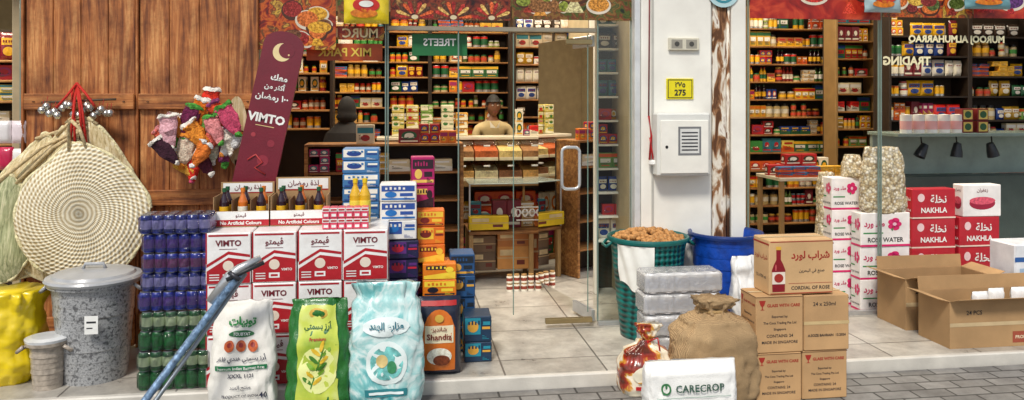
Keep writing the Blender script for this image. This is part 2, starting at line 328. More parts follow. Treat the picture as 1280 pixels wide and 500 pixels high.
xa=WX(702,5.4); xb=WX(724,5.4); z0=W(712,236,5.4)[1]; z1=W(712,184,5.4)[1]
hp=[]; rc=.035
for cx,cz,a0 in ((xb-rc,z1-rc,0),(xa+rc,z1-rc,90),(xa+rc,z0+rc,180),(xb-rc,z0+rc,270)):
    for q in range(5): a=math.radians(a0+q*22.5); hp.append((cx+rc*math.cos(a),5.39,cz+rc*math.sin(a)))
hp.append(hp[0])
mb=MB(); mb.tube(hp,.011,M('cfd1d2',.25,.6),10); mb.obj('handle',parent=e)
for z,w in ((.03,.3),(zz-.1,.16)):
    mb=MB(); mb.box(h2-w,h2+.03,5.41,5.45,z,z+.035,M('9c8a63',.3,.7),.004); mb.obj('patch_fitting',parent=e)
# ---------------- posters
SP1=spice('spice_print',[(.3,'2a120a'),(.42,'8e2212'),(.5,'c8601c'),(.58,'5a2a16'),(.66,'d8a840'),(.75,'3f4a1c')],12)
SP2=spice('spice_print_dark',[(.3,'1c0a08'),(.42,'5d1a10'),(.52,'8a3a1c'),(.6,'3f2514'),(.7,'b98a4a')],16)
SP3=spice('vegetable_print',[(.3,'1c240f'),(.42,'4f5a1a'),(.5,'6a2a18'),(.58,'8a642c'),(.68,'3a4a20'),(.78,'b9a060')],16)
SP4=spice('powder_print',[(.3,'5a0c10'),(.5,'a82418'),(.65,'cc4a2a'),(.8,'7c1812')],6)
def spm(c,seed): 
    b=hx(c); return spice('printed_spice',[(.32,tuple(x*.3 for x in b)),(.5,b),(.7,tuple(min(1,x*1.8+.04) for x in b))],70+seed*9,dist=.4)
SPC={}
def poster(p0,p1,pyb,mat,lab,cols,z1=2.61,y=5.425,mode='heap',n=26):
    x0,x1=WX(p0,y),WX(p1,y); z0=W((p0+p1)/2,pyb,y)[1]; mb=MB(); mb.box(x0,x1,y-.006,y,z0,z1,mat,.001)
    F=faces(x0,x1,y-.006,y,z0,z1)[0]
    ms=[]
    for i,c in enumerate(cols):
        if (c,i%3) not in SPC: SPC[(c,i%3)]=spm(c,i%3)
        ms.append(SPC[(c,i%3)])
    if mode=='fan':
        for q,c0 in enumerate((.2,.52,.84)):
            K=11
            for i in range(K):
                a0=math.pi*(i+.06)/K; a1=math.pi*(i+.94)/K; r0,r1=.05,.17
                P=[(r0,a0),(r1*.85,a0),(r1*.97,a0*.7+a1*.3),(r1,(a0+a1)/2),(r1*.97,a0*.3+a1*.7),(r1*.85,a1),(r0,a1)]
                mb.poly(F,[(max(0.005,min(.995,c0+r*1.0*math.cos(a))),.02+r*F.w*math.sin(a)/F.h*.85) for r,a in P],ms[(i+q)%len(ms)],1+q*.1)
            mb.ell(F,c0,.035,.028,.03,M('d8c8a0',.5),2)
    else:
        for i in range(n):
            rv=R.uniform(.035,.07)/F.h; ru=min(.4,rv*F.h/F.w*R.uniform(.9,1.9)); cu=ru+(1-2*ru)*R.random(); cv=rv*1.12+R.random()**1.6*.4
            ro=R.uniform(-.1,.1); m1=ms[i%len(ms)]; k=i%3
            if k==0: mb.ell(F,cu,cv,ru*1.0,rv,M('d9cdb8',.4),1+i*.03); mb.ell(F,cu,cv+rv*.1,ru*.85,rv*.8,m1,1.4+i*.03); 
            elif k==1: mb.ell(F,cu,cv,ru*1.0,rv*.95,M('4a2412',.5),1+i*.03); mb.ell(F,cu,cv+rv*.12,ru*.86,rv*.75,m1,1.4+i*.03)
            else: mb.poly(F,[(cu-ru,cv-rv*.9),(cu+ru,cv-rv*.9),(cu+ru*.45,cv+rv*.2),(cu,cv+rv*.9),(cu-ru*.4,cv+rv*.3)],m1,1+i*.03)
    mb.obj('poster',lab,'poster','food posters along the top of the glass')
poster(322,420,62,SP1,'poster of chillies and mixed spices on the window',('c8641c','d79a22','8e1c12','6a3d1c'),n=14)
poster(422,486,28,SP3,'poster of herbs and vegetables',('7a8a2a','b8742c'),n=7)
poster(488,638,25,SP2,'poster fan of red and brown spice bowls',('9a1c14','d5571f','4d2a12','d9a85a','ae2a1c','6a3a18'),mode='fan')
poster(640,789,25,SP3,'poster of green and brown vegetables and pulses',('7f8a2a','8a5a2a','c8842c','9a2f18','cfc08a'),n=18)
poster(937,1100,24,SP4,'poster of red chilli powder heap',('c22a1c','9a1a18','d8402a'),n=7)
poster(1103,1215,22,SP1,'poster of mixed yellow and red spices',('c8641c','7a1c14','d7a63a','4a5a20'),n=13)
poster(1217,1420,24,SP4,'poster of purple and red powders',('5a2a6a','7a3a8a','b01c1c'),n=16)
def sign(p0,p1,q0,q1,Y,col,lines,lab,name='sign'):
    x0,z1=W(p0,q0,Y); x1,z0=W(p1,q1,Y); mb=MB(); mb.box(x0,x1,Y,Y+.008,z0,z1,col,.002); F=faces(x0,x1,Y,Y+.008,z0,z1)[0]
    for t,cu,cv,h,m,mir in lines: mb.text(F,t,cu,cv,h,m,2,mirror=mir,bold=.02)
    return mb.obj(name,lab,'sign',origin=((x0+x1)/2,Y,z0))
RED=M('b3161c',.45); GRN=M('1c6a38',.5); CREAM=M('efe3c0',.6); GOLD=M('d8b04a',.4); TXTD=M('26262a',.6,bump=0); TXTM=M('6f1626',.5,bump=0); TXTW=M('f2efe8',.5,bump=0)
sign(385,480,32,50,5.49,SP1,[('MURC RAB',.5,.5,.7,M('f0e0b0',.5,bump=0),True)],'spice coloured strip sign with reversed cream lettering')
sign(383,478,54,76,5.5,M('b04a1c',.5,var=.3),[('MIX PARK',.5,.5,.5,M('e8c850',.5,bump=0),True)],'orange strip sign inside the window')
sign(515,584,42,70,5.5,GRN,[('TREETS',.5,.62,.34,TXTW,True)],'green sign with reversed white lettering')
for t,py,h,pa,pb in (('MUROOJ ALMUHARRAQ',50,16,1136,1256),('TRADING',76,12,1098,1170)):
    x0,z1=W(pa,py-h/2,5.44); x1,z0=W(pb,py+h/2,5.44); mb=MB(); F=Face((x0,5.444,z0),(x1-x0,0,0),(0,0,z1-z0),(0,-1,0)); mb.text(F,t,.5,.5,1,M('f6e6ba',.4,bump=0),0,maxw=1,bold=.04,mirror=True); mb.obj('reflected_lettering','reversed gold sign reflection modelled as letters on the glass','lettering')  # reflection of a sign in the window, modelled as mirrored pale gold letters
# ---------------- product library
LIB={}
def reg(kind,mb,w,h,d): 
    ob=mb.obj(kind,origin=(0,0,0)); me=ob.data; bpy.data.objects.remove(ob); LIB.setdefault(kind,[]).append((me,w,h,d))
PAL=['b3161c','d8261e','e8b21c','1c5a34','e07a1c','1d3f8a','f0ead8','7a1c2a','3a8a3a','c89a2a','e6e2da','9c1f5a','d6561c','2a7a8a','3b2a1e']
PAL2=['e8d060','d8ccb0','c9a24a','e07a1c','b3161c','d8c8a0','6a9a4a','f0b83a','a8643a','3a6a9a','8a1c24','d8b070','2f6a3a']
def art(mb,F,cols,rr):
    c1,c2,c3=cols; k=rr.randrange(4)
    if k==0: mb.rect(F,.06,.55,.94,.85,M(c2),1); mb.ell(F,.5,.3,.25,.17,M(c3),1)
    elif k==1: mb.ell(F,.5,.55,.36,.3,M(c2),1); mb.ell(F,.5,.55,.22,.18,M(c3),2); mb.rect(F,.1,.1,.9,.2,M(c3),1)
    elif k==2: mb.poly(F,[(0,.0),(1,.0),(1,.35),(0,.6)],M(c2),1); mb.rect(F,.15,.68,.85,.84,M(c3),2)
    else: mb.rect(F,0,.72,1,.95,M(c2),1); mb.rect(F,.12,.35,.88,.62,M(c3),1); mb.rect(F,.2,.12,.8,.18,M(c2),1)
    for i in range(rr.randint(3,6)): mb.rect(F,.14+i*.13,.4,.22+i*.13,.44+.07*(i%2),M(rr.choice(['2a1a18','f0ead8',c3])),3)
    for i in range(3): mb.rect(F,.15,.22+i*.045,.15+rr.uniform(.3,.7),.24+i*.045,M('4a4440'),3)
rr=random.Random(3)
for kind,NN,pal,ws_,hs_ in (('product_box',28,PAL,[.06,.075,.09,.12,.15],[.07,.09,.12,.15,.17]),('food_carton',26,PAL2,[.08,.11,.14,.18],[.05,.08,.12,.19])):
    for i in range(NN):
        w=rr.choice(ws_); h=rr.choice(hs_); d=.08; mb=MB(); c=pal[(i*7)%len(pal)]; mb.box(-w/2,w/2,0,d,0,h,M(c),.003)
        fs=faces(-w/2,w/2,0,d,0,h); cs=(None,rr.choice(PAL),rr.choice(['f0ead8','e8b21c','e6e2da','b3161c'])); 
        for F in fs[:3]: art(mb,F,(c,cs[1],cs[2]),random.Random(i))
        reg(kind,mb,w,h,d)
for i in range(10):
    c=M(PAL[(i*4)%15],.35); lab=M(rr.choice(['f0ead8','e8b21c','b3161c','1c5a34']),.4); r=rr.choice([.028,.035,.042]); q=rr.choice([.7,1,1.25]); mb=MB()
    mb.lathe((0,r,0),[(0,.0),(r,0),(r,.02*q),(r+.0005,.021*q),(r+.0005,.075*q),(r,.076*q),(r,.095*q),(r-.003,.1*q),(0,.1*q)],c,12,mats=[STEEL,STEEL,c,lab,lab,c,STEEL,STEEL]); reg('tin_can',mb,2*r+.002,.1*q,.07)
for kind,NN in (('spice_jar',12),('preserve_jar',10)):
    for i in range(NN):
        c=M((['b5531c','8e1c12','d79a22','6a3d1c','4a5a20','c9a468','7a1c14','3a2418'] if kind=='spice_jar' else ['c0a870','a88040','a85a2c','b8a880','8a9a4a','c8702c','6a2a1c','c8b088'])[i%8],.3,var=.3,scale=120,coat=.6); lid=M(['b3161c','d8b04a','1c5a34','111114','c8c4ba'][i%5],.35); lab=M(['d0cab8','e8b21c','c9402a','3a8a3a'][i%4]); r=rr.choice([.026,.033,.038]) if kind=='spice_jar' else rr.choice([.036,.044]); q=rr.choice([.75,1,1.2]); mb=MB()
        mb.lathe((0,r,0),[(0,0),(r,.0),(r,.03*q),(r+.0006,.031*q),(r+.0006,.068*q),(r,.069*q),(r,.085*q),(r*.75,.095*q),(r*.8,.096*q),(r*.8,.115*q),(0,.116*q)],c,12,mats=[c,c,lab,lab,lab,c,c,lid,lid,lid]); reg(kind,mb,2*r+.003,.116*q,.07)
def bottle_mesh(liq,lab,cap,r=.032,h=.24):
    mb=MB(); mb.lathe((0,r,0),[(0,0),(r*.95,0),(r,.01),(r,h*.2),(r+.0007,h*.201),(r+.0007,h*.5),(r,h*.505),(r,h*.62),(r*.6,h*.76),(r*.38,h*.84),(r*.38,h*.9),(r*.44,h*.9),(r*.44,h),(0,h)],liq,14,mats=[liq,liq,liq,lab,lab,lab,liq,liq,liq,liq,cap,cap,cap]); return mb
for i in range(5):
    liq=M(['2a0d1e','d8701c','3a5a1c','7a1c14','d9a21c'][i],.1,coat=1); reg('bottle',bottle_mesh(liq,M(['e8b21c','f0ead8','e6e2da','f0ead8','1c5a34'][i]),M(['1c5a34','e07a1c','111114','b3161c','b3161c'][i])),.066,.24,.065)
def pillow(mb,w,h,d,mat,x=0,y=0,z=0,nu=10,nv=10):
    vs=[];fs=[]
    for s in (-1,1):
        b=len(vs)
        for j in range(nv+1):
            for i in range(nu+1):
                u=2*i/nu-1; v=2*j/nv-1; t=max(0,(1-u**4)*(1-v**4))**.6; wx=(1-.06*abs(v)**2*(1-abs(u)))
                vs.append((x+u*w/2*wx,y+d/2+s*(d/2*t+.002)+.0025*math.sin(u*9+v*7),z+(v+1)/2*h))
        fs+=[(b+j*(nu+1)+i,b+j*(nu+1)+i+1,b+(j+1)*(nu+1)+i+1,b+(j+1)*(nu+1)+i) for j in range(nv) for i in range(nu)]
    mb.add(vs,fs,mat,True)
def bagF(x0,w,y,d,z0,h,off=.006):
    return Face((x0,y,z0),(w,0,0),(0,0,h),(0,-1,0),lambda u,v,L:Vector((x0+u*w,y+d/2-d/2*max(0,(1-(2*u-1)**4)*(1-(2*v-1)**4))**.6-off-.0018*L+.0025*math.sin((2*u-1)*9+(2*v-1)*7),z0+v*h)))
for i in range(10):
    c=M(PAL[(i*4+1)%15],.25,coat=.5); c2=M(rr.choice(['f0ead8','e8b21c','e6e2da','1d3f8a']),.3,coat=.4); w,h,d=rr.choice([.1,.13]),rr.choice([.14,.17]),.05; mb=MB(); pillow(mb,w,h,d,c)
    F=bagF(-w/2,w,0,d,0,h,.0022)
    mb.rect(F,.12,.55,.88,.8,c2,1,6,3); mb.ell(F,.5,.32,.3,.16,c2,1); 
    for q in range(4): mb.rect(F,.2+q*.15,.63,.29+q*.15,.72,M('7a1c14'),2)
    reg('snack_packet',mb,w,h,d)
CNT={}
KN={'product_box':('small printed cardboard product box on shop shelf','box','small product boxes on shelves'),'food_carton':('pale printed food carton on shop shelf','box','food cartons on shelves'),'tin_can':('labelled tin can on shop shelf','can','tin cans on shelves'),'spice_jar':('small lidded spice jar on shop shelf','jar','spice jars on shelves'),'preserve_jar':('wide lidded preserve jar on shop shelf','jar','preserve jars on shelves'),'bottle':('labelled drink bottle on shop shelf','bottle','bottles on shelves'),'snack_packet':('shiny printed food packet on shop shelf','packet','snack packets on shelves')}
def place(kind,i,x,y,z,s=1,rot=0,label=None):
    me,w,h,d=LIB[kind][i%len(LIB[kind])]; CNT[kind]=CNT.get(kind,0)+1
    ob=bpy.data.objects.new(kind,me); ob.location=(x,y,z); ob.scale=(s,s,s); ob.rotation_euler=(0,0,rot); COL.objects.link(ob); tag(ob,label or KN[kind][0],KN[kind][1],KN[kind][2]); return ob
def fill(x0,x1,y,z,hmax,kinds,s=1,gap=.003,runs=(1,3)):
    x=x0
    while x<x1-.04:
        k=R.choice(kinds)
        if CNT.get(k,0)>290:
            k=min([q for q in KN if q!='bottle'],key=lambda q:CNT.get(q,0))
            if CNT.get(k,0)>290: return
        i=R.randrange(len(LIB[k])); me,w,h,d=LIB[k][i]; sc_=min(s*R.uniform(.8,1.12),(hmax-.01)/h); yy=y+R.uniform(0,.06)
        for _ in range(R.randint(*runs)):
            if x+w*sc_>x1: x=x1; break
            if R.random()<.06: x+=w*sc_*.6; continue
            place(k,i,x+w*sc_/2,yy+R.uniform(0,.015),z,sc_,R.uniform(-.2,.2)); 
            n=int((hmax-.01)//(h*sc_))
            if k!='snack_packet' and k!='bottle':
                for q in range(1,min(n,3)):
                    if R.random()<.8 and CNT[k]<290: place(k,i,x+w*sc_/2+R.uniform(-.006,.006),yy+R.uniform(0,.015),z+q*h*sc_+.001,sc_,R.uniform(-.12,.12))
            x+=w*sc_+gap
def unit(x0,x1,y,d,zs,frame,kinds,lab,s=1,top=None,boards=None,products=True,divs=0):
    top=top or zs[-1]+.25; e=empty('shelf_unit',((x0+x1)/2,y+d/2,0),lab,'shelf')
    mb=MB(); mb.box(x0-.03,x0-.002,y,y+d,0,top,frame,.004); mb.box(x1+.002,x1+.03,y,y+d,0,top,frame,.004); mb.box(x0-.03,x1+.03,y+d+.001,y+d+.02,0,top,BK,.003)
    for i in range(divs): xx=x0+(x1-x0)*(i+1)/(divs+1); mb.box(xx-.012,xx+.012,y-.003,y+.02,0,top,frame,.003)
    mb.obj('frame',parent=e)
    for j,z in enumerate(zs):
        mb=MB(); mb.box(x0,x1,y+.003,y+d-.003,z-.018,z,boards or frame,.003); mb.obj('shelf',parent=e)
        if products: fill(x0+.01,x1-.01,y+.02,z+.0005,(zs[j+1]-.025-z) if j+1<len(zs) else top-z,kinds,s)
    return e
DK=M('2e2219',.5); BK=M('33261a',.7); BEI=M('9a7a4c',.55)
Y=6.6
e=unit(WX(385,Y),WX(575,Y),Y,.3,[.25,.5,.75,.98],OAK,[],'low wooden shelf with assorted product boxes',1.2,top=1.19,products=False)
fill(WX(385,Y),WX(575,Y),Y+.02,.981,.2,['product_box','food_carton'],1.1)
mb=MB(); mb.box(WX(385,Y)-.03,WX(575,Y)+.03,Y,Y+.3,1.191,1.21,OAK,.003); mb.obj('top_board',parent=e)
fill(WX(445,Y),WX(575,Y),Y+.02,1.211,.17,['food_carton','product_box'],1.0)
Y=8.2; zs=[W(660,p,Y)[1] for p in (168,146,124,102,80,58,36)]
unit(WX(645,Y),WX(738,Y),Y,.25,zs,DK,['product_box','snack_packet','food_carton'],'dark shelf unit with green and red packets',.9,boards=OAK,divs=1)
Y=9.3
zs=[W(500,p,Y)[1] for p in (172,153,134,115,96,77,58,39)]
unit(WX(375,Y),WX(482,Y),Y,.25,zs,DK,['spice_jar','tin_can','preserve_jar','food_carton'],'dark wooden shelf unit packed with spice jars',1.1,boards=OAK)
unit(WX(486,Y),WX(535,Y),Y,.25,zs,DK,['spice_jar','snack_packet','preserve_jar'],'narrow dark shelf unit with jars',1.1,boards=OAK)
unit(WX(540,Y),WX(635,Y),Y,.25,zs,DK,['spice_jar','tin_can','food_carton','preserve_jar'],'shelf unit with rows of mixed jars',1.1,boards=OAK)
Y=6.3; zs=[W(765,p,Y)[1] for p in (300,270,240,210,180,150,120,90,60,30)]
unit(WX(748,Y),WX(796,Y),Y,.2,zs,WPAINT,['food_carton','snack_packet'],'white wire shelf unit filled with pale packets',.9)
Y=7.4; zs=[W(440,p,Y)[1] for p in (160,137,114,91,68,45)]
unit(WX(335,Y),WX(412,Y),Y,.22,zs,DK,['tin_can','spice_jar','product_box'],'dark narrow shelf with cans near window',1.0,boards=OAK)
Y=8.6; zs=[W(1010,p,Y)[1] for p in (278,256,234,212,190,168,146,124,102,80,58,36)]
unit(WX(938,Y),WX(1042,Y),Y,.25,zs,BEI,['product_box','food_carton','preserve_jar','tin_can','bottle'],'beige shelf unit crowded with groceries',1.0,boards=OAK)
Y=8.0; zs=[W(1060,p,Y)[1] for p in (183,161,139,117,95,73,51,29)]
unit(WX(1048,Y),WX(1095,Y),Y,.25,zs,BEI,['product_box','food_carton','spice_jar'],'beige shelf unit with red cartons',1.0,boards=OAK)
Y=7.3; zs=[W(1200,p,Y)[1] for p in (230,205,180,150,120,95,70,45)]
unit(WX(1115,Y),WX(1210,Y),Y,.25,zs,DK,['product_box','tin_can','snack_packet'],'dark shelf unit behind reflected sign lettering',1.0,boards=DK)
unit(WX(1216,Y),WX(1296,Y),Y,.25,zs,DK,['preserve_jar','snack_packet','food_carton'],'dark shelf unit with jars and bottles',1.0,boards=DK)
Y=6.6; zs=[W(10,p,Y)[1] for p in (240,210,180,152,126,100,75)]
unit(WX(-30,Y),WX(28,Y),Y,.25,zs,OAK,['snack_packet','food_carton'],'wooden shelf unit with packets in neighbouring shop',1.2)
Y=6.9; x0,x1=WX(975,Y),WX(1062,Y); zt=W(1020,222,Y)[1]
e=empty('display_table',((x0+x1)/2,Y,0),'wooden display table heaped with cartons in shop','table')
mb=MB(); mb.box(x0,x1,Y,Y+.5,zt-.03,zt,M('cfc8b4',.3),.004); mb.obj('table_top',parent=e)
for xx in (x0+.01,x1-.05):
    for yy in (Y+.01,Y+.45): mb=MB(); mb.box(xx,xx+.04,yy,yy+.04,0,zt-.031,BEI,.003); mb.obj('leg',parent=e)
fill(x0+.01,x1-.01,Y+.02,zt+.001,.12,['food_carton','product_box'],1.1); fill(x0+.01,x1-.01,Y+.2,zt+.001,.24,['food_carton','product_box'],1.2)
# ---------------- ceiling lamps
LM=M('fff4e0',.5,emit=6,bump=0,name='lamp_diffuser')
def lamp(x,y,w=1.2,power=31,z=3.17):
    e=empty('ceiling_lamp',(x,y,z),'white fluorescent ceiling lamp lit inside the shop','lamp','ceiling lamps'); mb=MB(); mb.box(x-w/2,x+w/2,y-.09,y+.09,z-.04,z+.025,WHITE,.005); mb.obj('housing',parent=e)
    mb=MB(); mb.box(x-w/2+.02,x+w/2-.02,y-.07,y+.07,z-.06,z-.041,LM,.003); mb.obj('diffuser',parent=e)
    L=bpy.data.lights.new('lamp_light','AREA'); L.shape='RECTANGLE'; L.size=w; L.size_y=.15; L.energy=power; L.color=(1,.86,.66); o=bpy.data.objects.new('lamp_light',L); o.location=(0,0,-.075); o.parent=e; COL.objects.link(o)
for x,y in ((-.9,6.6),(.9,6.9),(-.4,8.3),(1.4,8.0),(2.9,6.8),(4.6,6.4),(3.4,7.9),(-3.6,6.4)): lamp(x,y)
lamp(-3.45,6.25,.5,8,z=2.38)
# ---------------- generic cartons
def carton(x0,x1,z0,z1,y0,d,mat,design,name,lab,cat,group,side=True,tape=True,jit=.012):
    mb=MB(); mb.box(x0,x1,y0,y0+d,z0+.001,z1-.001,mat,.005); fs=faces(x0,x1,y0,y0+d,z0,z1)
    design(mb,fs[0],0)
    if side: design(mb,fs[1],1); design(mb,fs[2],2)
    if tape: mb.rect(fs[3],0,.44,1,.56,M('d9c49a',.3) ,1)
    mb.rect(fs[3],0,.497,1,.503,M('4d3820',.8),2)
    ob=mb.obj(name,lab,cat,group); 
    ob.rotation_euler=(0,0,R.uniform(-jit,jit)); return ob
VR=M('b01522',.38,coat=.3); VW=M('f2efec',.4,coat=.3)
def d_vimto(ar):
    def f(mb,F,k):
        mb.poly(F,[(.02,.02),(.98,.02),(.98,.46),(.5,.52),(.02,.26)],VR,1)
        mb.poly(F,[(.02,.33),(.5,.58),(.98,.52),(.98,.57),(.5,.64),(.02,.39)],VR,1)
        mb.rect(F,.06,.93,.94,.965,VR,1); mb.rect(F,0,.40,.03,1,VR,1)
        if ar: mb.text(F,AR('ڤيمتو'),.5,.8,.17,TXTM,2,maxw=.7,bold=.02)
        else: mb.text(F,'VIMTO',.5,.8,.12,TXTM,2,maxw=.72,bold=.03)
        mb.rect(F,.3,.68,.7,.69,TXTM,2); mb.ell(F,.5,.36,.12,.1,M('e8d9c8',.4),2); mb.rect(F,.38,.1,.62,.2,VW,2); mb.rect(F,.42,.13,.58,.17,VR,3); mb.text(F,'VIMTO',.78,.26,.05,TXTW,2,maxw=.26,bold=.02)
        for i in range(3): mb.rect(F,.08,.08+i*.05,.3,.1+i*.05,VW,2)
    return f
ys=4.56
for r in range(3):
    ps=(256,314,371,428,486)
    for i in range(4):
        x0=WX(ps[i],ys)+.003; x1=WX(ps[i+1],ys)-.003
        carton(x0,x1,r*.283,(r+1)*.283,ys+R.uniform(0,.016),.42,VW,d_vimto((i in(1,2))!=(r==1)),'drink_carton','white and red fruit drink carton stacked three high','carton','white and red drink cartons',tape=False)
def tray(p0,p1,Y,ztop,lab):
    x0,x1=WX(p0,Y),WX(p1,Y); z0=.85; d=.22; e=empty('display_tray',((x0+x1)/2,Y,z0),lab,'tray','cardboard display trays'); mb=MB(); t=.005
    mb.box(x0,x1,Y,Y+d,z0,z0+t,CARD,.001); mb.box(x0,x1,Y,Y+t,z0+t,z0+.09,CARD,.001); mb.box(x0,x0+t,Y+t+.001,Y+d-t,z0+t,z0+.17,CARD,.001); mb.box(x1-t,x1,Y+t+.001,Y+d-t,z0+t,z0+.17,CARD,.001); mb.box(x0,x1,Y+d-t,Y+d,z0+t,ztop,CARD,.001)
    F=Face((x0,Y,z0+t),(x1-x0,0,0),(0,0,.085),(0,-1,0)); mb.rect(F,0,0,1,.42,VR,1); mb.rect(F,0,.42,1,.98,WHITE,1); mb.text(F,'No Artificial Colours',.5,.21,.24,TXTW,2,maxw=.74,bold=.03); mb.text(F,AR('ڤيمتو'),.5,.7,.34,TXTM,2,maxw=.5)
    FB=Face((x0,Y+d-t,z0+.1),(x1-x0,0,0),(0,0,ztop-z0-.1),(0,-1,0)); mb.rect(FB,.04,.55,.96,.95,WHITE,1); mb.rect(FB,.04,.5,.96,.54,RED,1)
    mb.text(FB,AR('لذة رمضان'),.5,.75,.26,TXTM,3,maxw=.7)
    for k in (1,2): xx=x0+(x1-x0)*k/3; mb.box(xx-.002,xx+.002,Y+.006,Y+d-.006,z0+t,z0+.15,CARDD,.0005)
    mb.obj('tray_body',parent=e); return x0,x1,z0+t
bi=0
for p0,p1,zt in ((266,336,1.085),(338,409,1.11)):
    x0,x1,z=tray(p0,p1,4.76,zt,'cardboard tray of fruit drink bottles on cartons')
    for k in range(3):
        for q in range(2):
            c=[0,0,1,0,0,1,0,0,0,1,0,1][bi%12]; place('bottle',0 if c==0 else 1,x0+(x1-x0)*(k+.5)/3,4.79+q*.09,z,.88,label='dark fruit drink bottle in cardboard tray' if c==0 else 'orange juice bottle in cardboard tray'); bi+=1
def d_gen(c1,c2,c3,sd=0):
    a,b,c=M(c1),M(c2),M(c3)
    def f(mb,F,k):
        q=R.randrange(3)
        if q==0: mb.rect(F,.05,.58,.95,.9,b,1); mb.rect(F,.05,.1,.95,.2,c,1); mb.ell(F,.3,.4,.16,.17,c,2); mb.rect(F,.55,.3,.9,.48,b,1)
        elif q==1: mb.poly(F,[(.03,.05),(.97,.05),(.97,.5),(.03,.25)],b,1); mb.rect(F,.1,.62,.7,.86,c,1); mb.ell(F,.8,.62,.12,.18,b,2)
        else: mb.rect(F,.03,.3,.6,.94,b,1); mb.ell(F,.32,.6,.2,.22,c,2); mb.rect(F,.66,.5,.95,.6,c,2); mb.rect(F,.66,.66,.95,.8,b,2)
        for i in range(5): mb.rect(F,.15+i*.12,.68,.21+i*.12,.8+.04*(i%2),a if q!=1 else b,3)
        for i in range(3): mb.rect(F,.66,.12+i*.06,.66+.08*(3-i),.14+i*.06,b,3)
    return f
def column(p0,p1,Y,rows,base,des,name,lab,cat,group,d=.25,filler=True):
    x0,x1=WX(p0,Y),WX(p1,Y)
    for (t,b) in rows:
        z1=W((p0+p1)/2,t,Y)[1]; z0=W((p0+p1)/2,b,Y)[1]
        carton(x0,x1,max(z0,.0),z1,Y+R.uniform(0,.015),d,base,des,name,lab,cat,group,tape=False,jit=.03)
    z=z0; h=z1-z0
    if filler:
        n=max(0,round(z/h)); 
        for i in range(n): carton(x0,x1,i*z/n,(i+1)*z/n,Y+R.uniform(0,.015),d,base,des,name,lab,cat,group,tape=False)
g='coloured product boxes stacked by the doorway'
column(428,474,5.02,[(186,201),(201,217),(217,235)],M('3d74a8'),d_gen('3d74a8','ece8dc','1d3f8a'),'tissue_box','blue and white box stacked behind drink cartons','box',g,.2)
column(475,521,4.9,[(230,252),(252,276),(276,300)],M('e6e4e0'),d_gen('e6e4e0','2b4f9a','1d6fba'),'tea_box','blue and white box in a stack','box',g,.18,False)
column(485,523,4.9,[(301,324),(324,349),(349,374),(374,400),(400,428),(428,451)],M('1c1a44'),d_gen('1c1a44','5a2a7a','c21c3a'),'tea_box','dark navy and purple box in a stack','box',g,.18,False)
column(514,543,5.12,[(196,232),(232,262)],M('b01c62'),d_gen('b01c62','2a1420','e8c05a'),'cosmetic_box','magenta and black box on top of stack','box',g,.12)
column(521,556,4.98,[(263,284),(284,306),(306,329)],M('e2711a'),d_gen('e2711a','f2c23a','7a1c14'),'orange_box','bright orange box in a stack','box',g,.13,False)
column(529,571,4.9,[(330,350),(350,371),(371,400),(400,428),(428,451)],M('e07a14'),d_gen('e07a14','ffd23a','1c1a2a'),'orange_box','orange box with yellow panel in a stack','box',g,.2,False)
column(563,594,5.0,[(318,345),(345,372),(372,408),(408,446)],M('1c4a7a'),d_gen('1c4a7a','16202c','d8a03a'),'rice_box','dark blue box with gold emblem in a stack','box',g,.2,False)
column(581,615,4.78,[(396,428),(428,463)],M('12324e'),d_gen('12324e','1d8aa0','d8a03a'),'rice_box','dark blue and teal box near the doorway','box',g,.2,False)
x=WX(404,4.66); PKR=M('e0506a',.35,coat=.4)
for i in range(6):
    for zz_ in (0,1):
        mb=MB(); xx=x+i*.043; z=.8505+zz_*.062; mb.box(xx,xx+.041,4.6,4.68,z,z+.06,PKR,.004); F=faces(xx,xx+.041,4.6,4.68,z,z+.06); 
        for f in F[:2]: mb.rect(f,0,.62,1,.95,WHITE,1); mb.rect(f,.2,.15,.8,.4,WHITE,1); mb.rect(f,.1,.7,.9,.85,RED,2)
        mb.obj('small_pack','small pink red and white pack on drink cartons','pack','small red and white packs')
for i,p in enumerate((444,456)):
    mb=bottle_mesh(M('e2b41c',.15,coat=1),M('f0d84a'),M('e8c81c'),.034,.26); ob=mb.obj('oil_bottle','yellow oil bottle standing on drink cartons','bottle','oil bottles',origin=(0,0,0)); ob.location=(WX(p,4.82),4.8,.8505)
x0,x1=WX(521,4.6),WX(576,4.6); z1=W(548,371,4.6)[1]; h=z1
mb=MB(); w=x1-x0; pillow(mb,w,h,.13,M('141c34',.3,coat=.5),(x0+x1)/2,4.56,.0,20,22); F=bagF(x0,w,4.56,.13,0,h)
OR=M('d8701c',.35,coat=.4); 
mb.rect(F,.14,.08,.86,.62,OR,1,8,8); 
for i in range(8):
    u0=.14+.09*i; u1=u0+.09; g0=lambda u:.62+.24*max(0,1-((u-.5)/.36)**2)**.6
    mb.poly(F,[(u0,.615),(u1,.615),(u1,g0(u1)),(u0,g0(u0))],OR,1)
mb.rect(F,.18,.44,.82,.66,M('f1e2c0'),2,6,3); mb.text(F,'Shandiz',.5,.52,.09,M('7a1c14',bump=0),5,maxw=.56,bold=.02); mb.text(F,AR('شانديز'),.5,.61,.07,M('7a1c14',bump=0),5,maxw=.4,bold=.02); mb.ell(F,.5,.27,.28,.11,M('f0e8d0',var=.3,scale=80),3); mb.ell(F,.55,.22,.19,.07,M('7a3a1c',var=.4,scale=60),4); mb.rect(F,.1,.9,.9,.96,M('b01c1c'),1,6,1); mb.ell(F,.5,.75,.1,.05,GOLD,3)
mb.obj('rice_bag','dark blue rice bag with orange arch design','bag')
